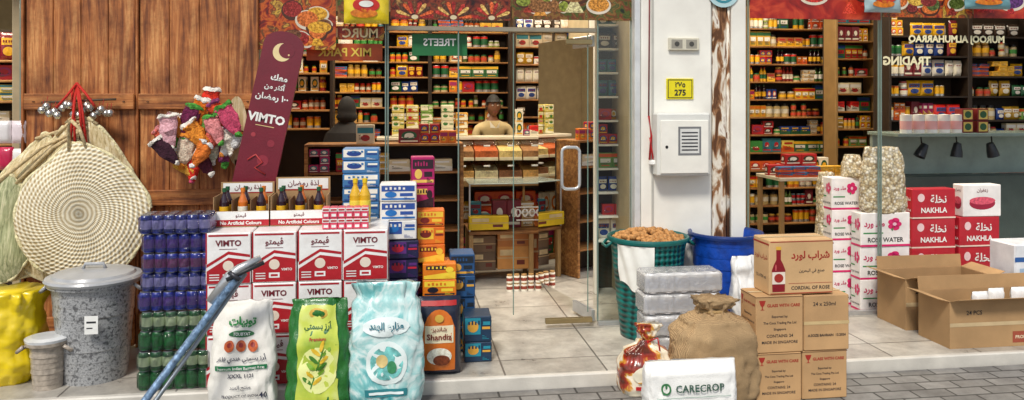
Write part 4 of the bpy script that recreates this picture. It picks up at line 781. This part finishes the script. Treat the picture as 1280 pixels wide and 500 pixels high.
# ---------------- interior centre
Y=7.35; x0,x1=WX(470,Y),WX(742,Y); zt=W(640,176,Y)[1]; zb=W(640,226,Y)[1]
e=empty('bulk_counter',((x0+x1)/2,Y,0),'pale topped display counter of clear scoop bins','counter')
mb=MB(); mb.box(x0,x1,Y+.02,Y+.5,zb-.03,zb,OAK,.004); mb.box(x0,x1,Y+.3,Y+.5,0,zb-.031,M('4a3220',.6),.006); mb.box(x0,x1,Y,Y+.019,zb-.05,zb,BEI,.003); mb.box(x0,x1,Y+.03,Y+.299,0,.05,OAK,.004); mb.box(x0,x1,Y+.03,Y+.299,.4,.42,OAK,.004); mb.obj('counter_base',parent=e)
for xx in (x0,x0+(x1-x0)/3,x0+2*(x1-x0)/3,x1-.02): mb=MB(); mb.box(xx,xx+.02,Y+.005,Y+.028,.0,zb-.051,BEI,.003); mb.obj('post',parent=e)
fill(x0+.03,x1-.03,Y+.05,.421,.32,['food_carton','product_box','snack_packet'],1.5,runs=(1,3))
fill(x0+.03,x1-.03,Y+.05,.051,.3,['food_carton','product_box'],1.7,runs=(1,3))
mb=MB(); mb.box(x0,x1,Y+.2,Y+.5,zt+.001,zt+.03,M('ddd6c2',.25),.004); mb.box(x0,x1,Y+.47,Y+.5,zb,zt,OAK,.004); mb.obj('counter_shelf',parent=e)
n=9; w=(x1-x0)/n
for i in range(n):
    for row in range(2):
        mb=MB(); a=x0+i*w+.006; b=a+w-.012; za=zb+row*(zt-zb)/2+.004; zc=za+(zt-zb)/2-.012; c=M(['d9aa62','aa7a4c','ecdcb0','c5632c','8a5d3c','e9c880'][(i*2+row)%6],.6,var=.3,scale=60,bump=.6,bs=80)
        mb.add([(a,Y+.02,za),(b,Y+.02,za),(b,Y+.4,za),(a,Y+.4,za),(a,Y+.02,za+(zc-za)*.5),(b,Y+.02,za+(zc-za)*.5),(b,Y+.4,zc-.02),(a,Y+.4,zc-.02)],[(0,1,5,4),(4,5,6,7),(1,2,6,5),(0,3,7,4),(3,2,6,7)],c)
        mb.add([(a,Y+.01,zc-.03),(b,Y+.01,zc-.03),(b,Y+.2,zc),(a,Y+.2,zc)],[(0,1,2,3)],CLEAR); mb.box((a+b)/2-.03,(a+b)/2+.03,Y-.006,Y+.01,zc-.045,zc-.03,WHITE,.002); mb.box(a,b,Y+.006,Y+.016,za,za+.03,CREAM,.002)
        mb.obj('scoop_bin',parent=e)
for i in range(7):
    xx=WX(656,Y)+i*.075
    for k in range(1 if i%3 else 2): place('product_box',(i*5+3)%24,xx,Y+.34,zt+.031+k*.12,.8)
for p,c1,c2 in ((490,'d8c86a','3a7a34'),(508,'c9b84a','b3161c'),(526,'7aa04a','f0ead0'),(552,'e6e0c0','3a7a34'),(570,'d8a03a','7a1c14')):
    Yy=7.67; x0_,z_=W(p,170,Yy)
    for k in range(4 if p<560 else 3): carton(x0_,x0_+.115,zt+.031+k*.075,zt+.031+(k+1)*.075,Yy,.1,M(c1),d_gen(c1,'f0ead0',c2),'tea_box','pale yellow and green tea box on counter','box','yellow tea boxes on counter',tape=False)
Y=6.75; x0,x1=WX(586,Y),WX(736,Y); z1=W(660,230,Y)[1]; zm=W(660,288,Y)[1]
e=empty('low_display_table',((x0+x1)/2,Y,0),'low glass display table with steel guard and boxes','table')
mb=MB(); mb.box(x0,x1,Y,Y+.4,zm-.03,zm,OAK,.004); mb.obj('table_top',parent=e)
for xx in (x0,x1-.04,(x0+x1)/2):
    mb=MB(); mb.box(xx,xx+.04,Y+.01,Y+.05,0,zm-.031,BEI,.004); mb.obj('leg',parent=e); mb=MB(); mb.box(xx,xx+.04,Y+.35,Y+.39,0,zm-.031,BEI,.004); mb.obj('leg',parent=e)
mb=MB(); mb.box(x0,x0+.015,Y,Y+.015,zm,z1,STEEL,.003); mb.box(x1-.015,x1,Y,Y+.015,zm,z1,STEEL,.003); mb.box(x0,x1,Y,Y+.4,z1,z1+.01,M('b8c8c0',.1,coat=.5),.003); mb.obj('guard_frame',parent=e)
mb=MB()
for i in range(9):
    cx=WX(648,Y)+i*.062; cz=zm+.14
    for q in (1,-1): mb.tube([(cx+.028*math.cos(a*.5)*(1-.05*a)*q,Y+.03,cz+.045*math.sin(a*.5)*(1-.05*a)) for a in range(0,13)],.005,WHITE,6)
mb.box(WX(646,Y),WX(646,Y)+.56,Y+.025,Y+.035,cz-.06,cz-.05,WHITE,.002); mb.box(WX(646,Y),WX(646,Y)+.56,Y+.025,Y+.035,cz+.05,cz+.06,WHITE,.002); mb.obj('scroll_trim',parent=e)
fill(x0+.03,x1-.03,Y+.15,zm+.001,.3,['food_carton','product_box'],1.4,runs=(1,2))
def inbox(p0,p1,t,b,Y,c,lab,d=.2):
    x0,z1=W(p0,t,Y); x1,z0=W(p1,b,Y)
    def f(mb,F,k): mb.rect(F,.08,.6,.5,.85,M('d8c090',var=.3),1); mb.rect(F,.6,.2,.85,.4,M('6a2a1c'),1); mb.rect(F,0,.47,1,.52,M('c0a070',.3),1)
    carton(x0,x1,max(0,z0),z1,Y,d,M(c,.7),f,'product_carton',lab,'box','cartons inside the doorway',tape=False)
inbox(586,636,271,287,6.72,'d8b818','yellow carton on low table',.1)
for i,(p0,p1,t,b,Y,c,l) in enumerate([(622,662,291,308,6.86,'b8743c','brown carton under low table'),(622,662,308,336,6.86,'c88c4a','brown carton under low table'),(664,677,292,336,6.86,'a85a2c','brown carton under low table'),(678,710,292,315,6.6,'a85a2c','brown carton by doorway'),(678,710,315,345,6.6,'c8803c','brown carton by doorway'),(712,736,280,312,6.6,'8a5a34','dark brown carton by doorway'),(712,736,312,345,6.6,'c9a968','pale carton by doorway'),(588,620,295,315,6.9,'7a6048','dark carton under table'),(588,620,315,338,6.9,'6a5644','dark carton under table')]): inbox(p0,p1,t,b,Y,c,l)
jm=M('e6e0d0',.4); jl=M('b08a5a',.4); jr=M('8a3a2a',.4)
for i in range(5):
    for k in range(2):
        mb=MB(); xx=WX(637+i*9,6.5); r=.026; mb.lathe((xx,6.5+.01*(i%2),k*.069),[(0,0),(r,0),(r,.015),(r+.0006,.016),(r+.0006,.04),(r,.041),(r,.05),(r*.8,.055),(r*.85,.056),(r*.85,.068),(0,.068)],jm,14,mats=[jm,jm,jm,jr,jr,jm,jm,jl,jl,jl]); mb.obj('small_jar','small pale jar stacked on the shop floor','jar','small pale jars on the floor')
# ---------------- people
def person(x,y,z0,yaw,h,skin,shirt,hair,lab,arms,hood=False):
    V=[];Ed=[];Rd=[]
    def v(p,r,par=None):
        V.append(Vector(p)*h/1.75); Rd.append(r*h/1.75); i=len(V)-1
        if par is not None: Ed.append((par,i))
        return i
    pel=v((0,0,.95),.135); ab=v((0,0,1.1),.125,pel); ch=v((0,0,1.28),.15,ab); up=v((0,0,1.4),.12,ch); nk=v((0,.0,1.49),.055,up); v((0,-.01,1.56),.052,nk)
    for s in (-1,1):
        hp=v((s*.1,0,.88),.09,pel); kn=v((s*.11,-.02,.5),.062,hp); an=v((s*.11,.01,.1),.042,kn); v((s*.12,-.14,.04),.035,an)
        sh=v((s*.18,0,1.4),.06,up); el=v((s*.24,arms[0],1.13),.043,sh); wr=v((s*.2,arms[1],arms[2]),.028,el); d=Vector((0,-.6,-.6)).normalized() if arms[1]<-.1 else Vector((0,0,-1))
        pm=Vector((s*.2,arms[1],arms[2]))+d*.06; pi=v(pm,.03,wr)
        for k in range(4):
            f0=pm+d*.035+Vector(((k-1.5)*.02,0,0)); a=v(f0,.0095,pi); b=v(f0+d*(.035+.006*(k in(1,2))),.0085,a); v(f0+d*.055+Vector((0,0,-.02)),.007,b)
        a=v(pm+Vector((-s*.035,-.01,.0)),.011,pi); v(pm+Vector((-s*.05,-.02,-.0))+d*.03,.009,a)
    me=bpy.data.meshes.new('b'); me.from_pydata(V,Ed,[]); ob=bpy.data.objects.new('b',me); COL.objects.link(ob)
    m=ob.modifiers.new('s','SKIN'); 
    for i,r in enumerate(Rd): me.skin_vertices[0].data[i].radius=(r,r*(.72 if i<4 else 1))
    me.skin_vertices[0].data[0].use_root=True; m2=ob.modifiers.new('u','SUBSURF'); m2.levels=1; m2.render_levels=1
    dg=bpy.context.evaluated_depsgraph_get(); bm_=bpy.data.meshes.new_from_object(ob.evaluated_get(dg)); bpy.data.objects.remove(ob)
    mb=MB(); k=h/1.75; vs=[tuple(q.co) for q in bm_.vertices]; 
    def fm(c):
        c=c/k
        if c.z>1.475: return skin
        if c.z<.94 and abs(c.x)<.17: return M('2a2c34',.8)
        if (arms[1]<-.1 and c.y<arms[1]-.0) or (arms[1]>=-.1 and abs(c.x)>.15 and c.z<arms[2] and c.z>.6): return skin
        return shirt
    groups={}
    for p in bm_.polygons: groups.setdefault(fm(p.center),[]).append(tuple(p.vertices))
    for mt,fs in groups.items(): mb.add(vs,fs,mt,True)
    hc=Vector((0,-.02,1.635))*k; n=20; hv=[]
    for j in range(15):
        t=math.pi*j/14
        for i in range(n):
            a=2*math.pi*i/n; dx_,dy_,dz_=math.sin(t)*math.cos(a),math.sin(t)*math.sin(a),math.cos(t); w=.075*(1-.22*max(0,-dz_)); px=dx_*w; py=dy_*.095*(1-.1*max(0,-dz_)); pz=dz_*.12
            if dy_<-.6 and abs(dx_)<.28: py-=.022*max(0,1-abs(dz_+.12)*4)
            if dy_<-.5 and abs(abs(dx_)-.4)<.2 and abs(dz_-.08)<.15: py+=.008
            if abs(dx_)>.9 and abs(dz_)<.3: px*=1.14
            hv.append(hc+Vector((px,py,pz))*k)
    mb.add(hv,[(j*n+i,j*n+(i+1)%n,(j+1)*n+(i+1)%n,(j+1)*n+i) for j in range(14) for i in range(n)],skin,True)
    for s in (-1,1):
        mb.lathe(hc+Vector((s*.03,-.084,.012))*k,[(0,-.008),(.011,0),(0,.008)],M('e8e0d8',.3),8); mb.lathe(hc+Vector((s*.03,-.091,.012))*k,[(0,-.005),(.005,0),(0,.005)],BLACK,8); mb.box(*(lambda c:(c.x-.016,c.x+.016,c.y-.004,c.y+.004,c.z-.003,c.z+.003))(hc+Vector((s*.03,-.09,.034))*k),hair,.001)
    mb.box(*(lambda c:(c.x-.022,c.x+.022,c.y-.003,c.y+.006,c.z-.005,c.z+.005))(hc+Vector((0,-.085,-.06))*k),M('7a3a34',.5),.002)
    if not hood: mb.add([(a*k,b*k-.0,c*k) for a,b,c in ((-.06,-.09,1.475),(0,-.13,1.40),(.06,-.09,1.475),(.05,-.085,1.40),(-.05,-.085,1.40))],[(0,1,4),(1,2,3)],M('f0ece0',.8))
    body=mb.obj('person',lab,'person',origin=(0,0,0))
    mb=MB(); hv=[];J=10; tm=1.9 if not hood else 2.6
    for j in range(J+1):
        t=tm*j/J
        for i in range(n):
            a=2*math.pi*i/n; dx_,dy_,dz_=math.sin(t)*math.cos(a),math.sin(t)*math.sin(a),math.cos(t)
            if dy_<-.3 and dz_<.42 and not hood: dz_=.42+.1*(dz_-.42)
            if hood and dy_<-.55: dy_*=.8
            e_=1.0+(.35 if hood and dz_<-.3 else 0); hv.append(hc+Vector((dx_*.086*e_,dy_*.106*e_+.002,dz_*.136))*k)
    mb.add(hv,[(j*n+i,j*n+(i+1)%n,(j+1)*n+(i+1)%n,(j+1)*n+i) for j in range(J) for i in range(n)],hair,True); mb.obj('headscarf' if hood else 'hair',parent=body)
    if hood:
        mb=MB(); mb.lathe((0,0,0),[(.32*k,.02),(.3*k,.3*k),(.25*k,.8*k),(.22*k,1.1*k),(.24*k,1.3*k),(.19*k,1.42*k),(.08*k,1.52*k)],shirt,24,sy=.75); mb.obj('robe',parent=body)
    body.location=(x,y,z0); body.rotation_euler=(0,0,yaw); return body
x,z=W(616,140,8.05); person(x,8.05,0,.15,1.60,M('7a4e36',.55,bump=.05),M('b8a67c',.8),M('100c0b',.6,bump=.5,bs=300),'dark haired man in tan shirt standing behind counter',(-.08,-.3,1.08))
x,z=W(432,150,7.05); person(x,7.12,0,math.pi-.4,1.58,M('8a5a40',.55),M('1c1a1c',.8),M('1a1819',.8),'person in black robe and headscarf among shelves',(-.02,-.02,.86),hood=True)
# ---------------- things on the pillar
yp=5.35
x0,z1=W(819,141,5.28); x1,z0=W(885,219,5.28)
e=empty('meter_box',((x0+x1)/2,yp,z0),'white metal meter box mounted on pillar with red cord','meter box')
mb=MB(); mb.box(x0,x1,5.23,yp-.002,z0,z1,M('dcdcd6',.45,var=.06),.012); mb.obj('housing',parent=e)
mb=MB(); mb.box(x0+.02,x1-.02,5.218,5.229,z0+.02,z1-.05,WPAINT,.004); F=faces(x0+.02,x1-.02,5.218,5.229,z0+.02,z1-.05)[0]; mb.rect(F,.36,.34,.84,.88,M('77787a'),1)
mb.rect(F,.4,.38,.8,.84,M('d8d8d4'),2)
for i in range(6): mb.rect(F,.43,.43+i*.065,.77,.455+i*.065,M('34343a'),3)
mb.ell(F,.12,.5,.03,.03,BLACK,2); mb.obj('door',parent=e)
mb=MB(); xx=WX(813,5.3); mb.tube([(xx,5.32,W(813,200,5.3)[1]),(xx+.01,5.31,W(813,170,5.3)[1]),(xx-.005,5.32,W(813,145,5.3)[1])],.008,RED); mb.tube([(xx+.03,5.32,W(813,205,5.3)[1]),(xx,5.31,W(813,172,5.3)[1])],.006,RED); mb.tube([(xx+.005,5.33,2.6),(xx-.003,5.33,W(813,145,5.3)[1])],.005,M('7a1c1c')); mb.lathe((xx+.02,5.31,W(813,207,5.3)[1]),[(0,0),(.028,.01),(.028,.03),(0,.04)],WHITE,12); mb.obj('red_cord',parent=e)
x0,z1=W(833,98,5.34); x1,z0=W(867,124,5.34); mb=MB(); mb.box(x0,x1,5.34,5.348,z0,z1,M('e8d81c',.4),.002); F=faces(x0,x1,5.34,5.348,z0,z1)[0]
for a in ((.05,.05,.95,.09),(.05,.91,.95,.95),(.05,.09,.08,.91),(.92,.09,.95,.91)): mb.rect(F,*a,M('4a4a20'),1)
mb.text(F,'٢٧٥',.5,.7,.26,TXTD,2,bold=.03); mb.text(F,'275',.5,.32,.3,TXTD,2,bold=.03); mb.obj('number_plate','yellow building number plate on white pillar','number plate')
x0,z1=W(836,47,5.33); x1,z0=W(874,63,5.33); mb=MB(); mb.box(x0,x1,5.325,5.348,z0,z1,M('d6d0bc',.5),.004)
F=faces(x0,x1,5.325,5.348,z0,z1)[0]
for u in (.08,.56): mb.rect(F,u,.15,u+.36,.85,M('9c978a'),1); mb.ell(F,u+.18,.5,.08,.2,M('4a4844'),2)
mb.obj('wall_socket','cream double wall socket on the pillar','socket')
x0,z0=W(905,2,5.33); mb=MB(); F=Face((x0-.12,5.34,z0-.04),(.24,0,0),(0,0,.24),(0,-1,0)); mb.ell(F,.5,.5,.5,.5,M('b8d8dc'),1); mb.ell(F,.5,.5,.38,.38,M('3a8a9a'),2); mb.ell(F,.5,.5,.3,.3,M('e8eeee'),3); mb.obj('round_sticker','pale blue round sticker on the pillar','sticker')
# ---------------- baskets, bells, knitwear, standee
def basket(px,py,rx,ry,Y,lab,tilt=0,top=.5,mat=None,neck=1.0):
    mat=mat or STRAW
    x,z=W(px,py,Y); t=Y/1.03/1000; a=rx*t; b=ry*t; mb=MB(); n=72; m=14; vs=[]
    for s in (-1,1):
        for j in range(m+1):
            f=j/m
            for i in range(n):
                q=2*math.pi*i/n; cx=math.cos(q)*a*f; cz=math.sin(q)*b*f
                if cz>0: cx*=1-(1-top)*(cz/b)**1.8; cz*=1+(neck-1)*(cz/b)**2
                nz=noise.noise(Vector((math.cos(q)*3,math.sin(q)*3,px*.1)))*.05*f
                dep=.05*(1-f**3)+.004; vs.append((x+cx*(1+nz),Y+s*dep+.014*math.sin(q*3+1)*f,z+cz*(1+nz)))
    for s in (0,1):
        o=s*(m+1)*n; mb.add(vs[o:o+(m+1)*n],[(j*n+i,j*n+(i+1)%n,(j+1)*n+(i+1)%n,(j+1)*n+i) for j in range(m) for i in range(n)],mat,True)
    rim=[Vector(vs[(2*m+1)*n+i])+Vector((R.uniform(-1,1),R.uniform(-1,1),R.uniform(-1,1)))*.0025 for i in range(n)]; rim.append(rim[0])
    mb.tube(rim,[.011+.004*math.sin(i*1.3) for i in range(n+1)],M('e8d6aa',.9,var=.3,scale=50,bump=1,bs=60),6)
    e=empty('palm_basket',(x,Y,z),lab,'basket','woven palm baskets on the shutter'); mb.obj('basket_body',parent=e,origin=(x,Y,z))
    top_z=z+b*neck; hx_,hz_=W(94,150,Y)
    mb=MB()
    for k in (-.05,.05): mb.tube([(x+k,Y-.015,top_z-.05),((x+hx_)/2+k*.6,Y-.01,(top_z+hz_)/2+.02),(hx_+k*.1,Y,hz_)],.011,M('cdb68a',.9,var=.3,scale=50,bump=1,bs=50),8)
    mb.obj('handle',parent=e); e.rotation_euler=(0,tilt,0)
basket(103,266,76,86,5.14,'large round pale woven palm leaf disc hanging',-.05,.6)
basket(70,262,58,86,5.24,'braided palm straw basket behind the larger disc',.12,.34,STRAWV,1.15)
basket(34,262,48,86,5.28,'bundled palm straw basket at the back of the bunch',.24,.3,STRAWV,1.1)
basket(4,285,38,64,5.22,'braided straw basket with green tint beside shop window',.1,.5,woodmat('green_straw','6f7450','b0b488','e4dfb8',sc_=2.2,rough=.85,stain=.4))
basket(122,232,42,76,5.26,'folded palm straw basket under the bells',-.12,.35,STRAWV,1.1)
bx_,bz_=W(96,128,5.3); rod=MB(); rod.tube([(WX(52,5.3),5.3,bz_),(WX(145,5.3),5.3,bz_+.02)],.007,M('5a4a3a')); rod=rod.obj('hanging_rod','thin rod with red cords carrying silver bells','rod')
for i in range(18):
    px=54+i*5; x,z=W(px,128+R.uniform(0,16),5.27); mb=MB(); 
    mb.lathe((x,5.25+R.uniform(-.02,.02),z-.035),[(0,0),(.014,.002),(.024,.016),(.026,.026),(.02,.04),(.008,.048),(0,.05)],M('c4c2bc',.25,.9),14); mb.tube([(x,5.26,z+.01),(x,5.28,z+.05)],.002,M('a02020'),5); mb.obj('bell','small silver bell hanging on red cord','bell','silver bells on the shutter')
for k,(p0,q0,p1,q1) in enumerate(((95,105,86,185),(97,105,108,180),(96,108,102,165),(96,104,70,135),(96,104,118,132),(90,112,94,190))):
    mb=MB(); a=P3(p0,q0,5.28); b=P3(p1,q1,5.19); mb.tube([a,((a[0]+b[0])/2+.01,5.22,(a[2]+b[2])/2),b],.008,M('c3281c',.8,bump=.6)); mb.obj('red_cord',parent=rod)
cols=['d8301c','f0701c','e04a2a','f0a8b0','6a1c44','e8e4d8','4f9a3a','f0882a','e86a5a','3a1828','f0c8b0','f0782c','8a3a6a','f4eee4','d22a1c','f0a03a','5a2030','f08a8a','6faa4a','e8d0c0','f08a3a','d8e0c0','e8604a','c84a6a']
pos=[(262,126),(250,138),(273,140),(213,160),(238,148),(286,160),(220,176),(246,166),(268,170),(208,186),(232,184),(254,190),(278,186),(291,176),(240,206),(226,202),(252,202),(270,158),(256,152),(282,172),(228,160),(264,184),(206,172),(288,146)]
for hi_,((px,py),c) in enumerate(zip(pos,cols)):
    x,z=W(px,py,5.2); km=knit(c); mb=MB(); s=R.uniform(.8,1.05); prof=[(0,-.11),(.022,-.105),(.032,-.08),(.044,-.045),(.052,-.01),(.05,.03),(.046,.055),(.052,.06),(.052,.075),(.03,.08),(0,.078)]
    mb.T=Matrix.Translation((x,5.2+R.uniform(-.05,.05),z))@Matrix.Rotation(R.uniform(-.8,.8),4,'Y')@Matrix.Scale(s,4); mb.lathe((0,0,0),prof,km,30,sy=.42); 
    trim=M('f0e8dc',.9,bump=.8); tm_=trim if R.random()<.35 else knit(R.choice(cols)); mb.lathe((0,0,.075),[(.048,-.014),(.057,-.004),(.052,.01),(.03,.012)],tm_,30,sy=.46)
    mb.lathe((0,0,-.118),[(0,-.02),(.012,-.016),(.018,-.006),(.02,0),(.018,.008),(.01,.016)],tm_,14)
    mb.T=None
    def wob(p):
        p=Vector(p); q=p*32+Vector((hi_,0,0)); g_=Vector((noise.noise(q),noise.noise(q+Vector((5,5,5))),noise.noise(q+Vector((9,9,9)))))*.016; q=p*150; return tuple(p+g_+Vector((noise.noise(q),noise.noise(q+Vector((3,1,5))),noise.noise(q+Vector((2,9,9)))))*.006)
    mb.v=[wob(p) for p in mb.v]
    mb.obj('knitted_hat','small colourful limp knitted hat hanging on shutter','hat','knitted hats on the shutter')
mb=MB(); x,z=W(296,175,5.3); F0=Face((x-.08,5.3,z-.3),(.16,0,0),(0,0,.58),(0,-1,0)); mb.ell(F0,.5,.62,.42,.38,STRAWV,1); mb.rect(F0,.42,0,.58,.3,M('a88850'),1); mb.obj('straw_fan','flat straw hand fan hanging on shutter','fan')
Ys=5.12; c0=P3(289,226,Ys); c1=P3(345,229,Ys); c2=P3(375,44,Ys+.02); c3=P3(336,37,Ys+.02)
w=.285; hgt=(Vector(c2)-Vector(c1)).length; 
mb=MB(); ang=math.atan2((c3[0]+c2[0])/2-(c0[0]+c1[0])/2,c2[2]-c1[2])
T=Matrix.Translation(((c0[0]+c1[0])/2,Ys,c0[2]))@Matrix.Rotation(ang,4,'Y'); MR=M('741a2c',.35,var=.1,coat=.3); mb.T=T
xl,xr=-w/2+.035,w/2-.005; xc,rx_=(xl+xr)/2,(xr-xl)/2
pts=[(-w/2,-.9),(w/2-.02,-.9)]+[(xc+rx_*math.cos(math.radians(a)),hgt-.075+.085*math.sin(math.radians(a))) for a in range(0,181,15)]
N=len(pts); mb.add([(p,0,q) for p,q in pts]+[(p,.03,q) for p,q in pts],[tuple(range(N)),tuple(range(N,2*N))[::-1]]+[(i,(i+1)%N,N+(i+1)%N,N+i) for i in range(N)],MR)
F=Face((-w/2,0,0),(w,0,0),(0,0,hgt),(0,-1,0)); asp=w/hgt
mb.ell(F,.55,.87,.2,.2*asp,M('f0d8a0'),1); mb.ell(F,.64,.887,.17,.17*asp,MR,2); mb.ell(F,.7,.86,.02,.02*asp,M('e0c48a'),3)
mb.text(F,AR('معك'),.6,.7,.045,TXTW,2,maxw=.36,bold=.03); mb.text(F,AR('أكثر من'),.55,.635,.055,TXTW,2,maxw=.6,bold=.03); mb.text(F,AR('رمضان')+' ١٠٠',.53,.56,.055,TXTW,2,maxw=.72,bold=.03); mb.text(F,'VIMTO',.5,.42,.08,TXTW,2,maxw=.8,bold=.04); mb.rect(F,.3,.365,.7,.37,M('e0c48a'),2)
mb.tube([(-.06,-.003,.12),(-.02,-.003,.16),(.03,-.003,.12),(-.01,-.003,.08),(.06,-.003,.05)],.006,M('b83a3a'),6); mb.ell(F,.3,.3,.05,.05*asp,M('a83a44'),2); mb.ell(F,.7,.26,.08,.08*asp,M('8f2a3a'),2); mb.ell(F,.6,.14,.12,.12*asp,M('8f2a3a'),1)
mb.obj('advertising_board','maroon leaning drink advertising board with crescent moon','advertising board',origin=((c0[0]+c1[0])/2,Ys,.0))
for p0,p1,t,b,c,l in ((430,486,-12,30,'e8cc1c','yellow and red snack bag hanging above the window'),(1205,1262,-16,12,'6fa0a8','pale printed bag hanging at top of window'),(1080,1125,-18,16,'a8c0c4','clear bag hanging at top of window')):
    x0,z1=W(p0,t,5.3); x1,z0=W(p1,b,5.3); mb=MB(); pillow(mb,x1-x0,z1-z0,.07,M(c,.25,coat=.6),(x0+x1)/2,5.26,z0,16,14); F=bagF(x0,x1-x0,5.26,.07,z0,z1-z0); mb.ell(F,.5,.55,.3,.22,M('c2281c'),1); mb.ell(F,.45,.3,.3,.14,M('e07a1c',var=.4,scale=40),1); mb.ell(F,.5,.58,.16,.1,M('e8e8e0'),3); mb.obj('snack_bag',l,'bag')
for i,(p,q,c) in enumerate(((-4,165,'e6e0e0'),(14,165,'e8d8dc'),(-2,198,'c2184a'),(14,200,'e8e4e0'),(6,228,'1a2438'),(16,234,'2a7a9a'),(0,252,'e6e6e6'),(14,262,'d84a8a'))):
    x0,z1=W(p,q-14,5.36); x1,z0=W(p+18,q+14,5.36); mb=MB(); pillow(mb,x1-x0,z1-z0,.05,M(c,.3,coat=.5),(x0+x1)/2,5.34+.004*i,z0); mb.obj('hanging_packet','small printed packet hanging before neighbouring window','packet','hanging packets')
# ---------------- light, camera
w=bpy.data.worlds.new('World'); sc.world=w; w.use_nodes=True; n=w.node_tree.nodes; l=w.node_tree.links; sky=n.new('ShaderNodeTexSky'); sky.sky_type='NISHITA'; sky.sun_disc=False; sky.sun_elevation=math.radians(52); sky.sun_rotation=math.radians(205)
hs=n.new('ShaderNodeHueSaturation'); hs.inputs['Saturation'].default_value=.5; l.new(sky.outputs[0],hs.inputs['Color']); l.new(hs.outputs[0],n['Background'].inputs[0]); n['Background'].inputs[1].default_value=.115
sd=bpy.data.lights.new('sun','SUN'); sd.energy=2.9; sd.angle=math.radians(11); sd.color=(1,.95,.86); so=bpy.data.objects.new('sun',sd); COL.objects.link(so)
el=math.radians(52); az=math.radians(205); dirv=Vector((math.sin(az)*math.cos(el),math.cos(az)*math.cos(el),math.sin(el))); so.rotation_euler=dirv.to_track_quat('Z','Y').to_euler()
cam=bpy.data.cameras.new('camera'); cam.sensor_width=36; cam.lens=36*1000/1280; cam.shift_y=-130/1280; cam.clip_start=.05; cam.clip_end=400; co=bpy.data.objects.new('camera',cam); co.location=(0,0,EYE); co.rotation_euler=(math.pi/2,0,-TH); COL.objects.link(co); sc.camera=co
sc.view_settings.view_transform='Standard'; sc.view_settings.look='None'; sc.view_settings.exposure=0
print(CNT)
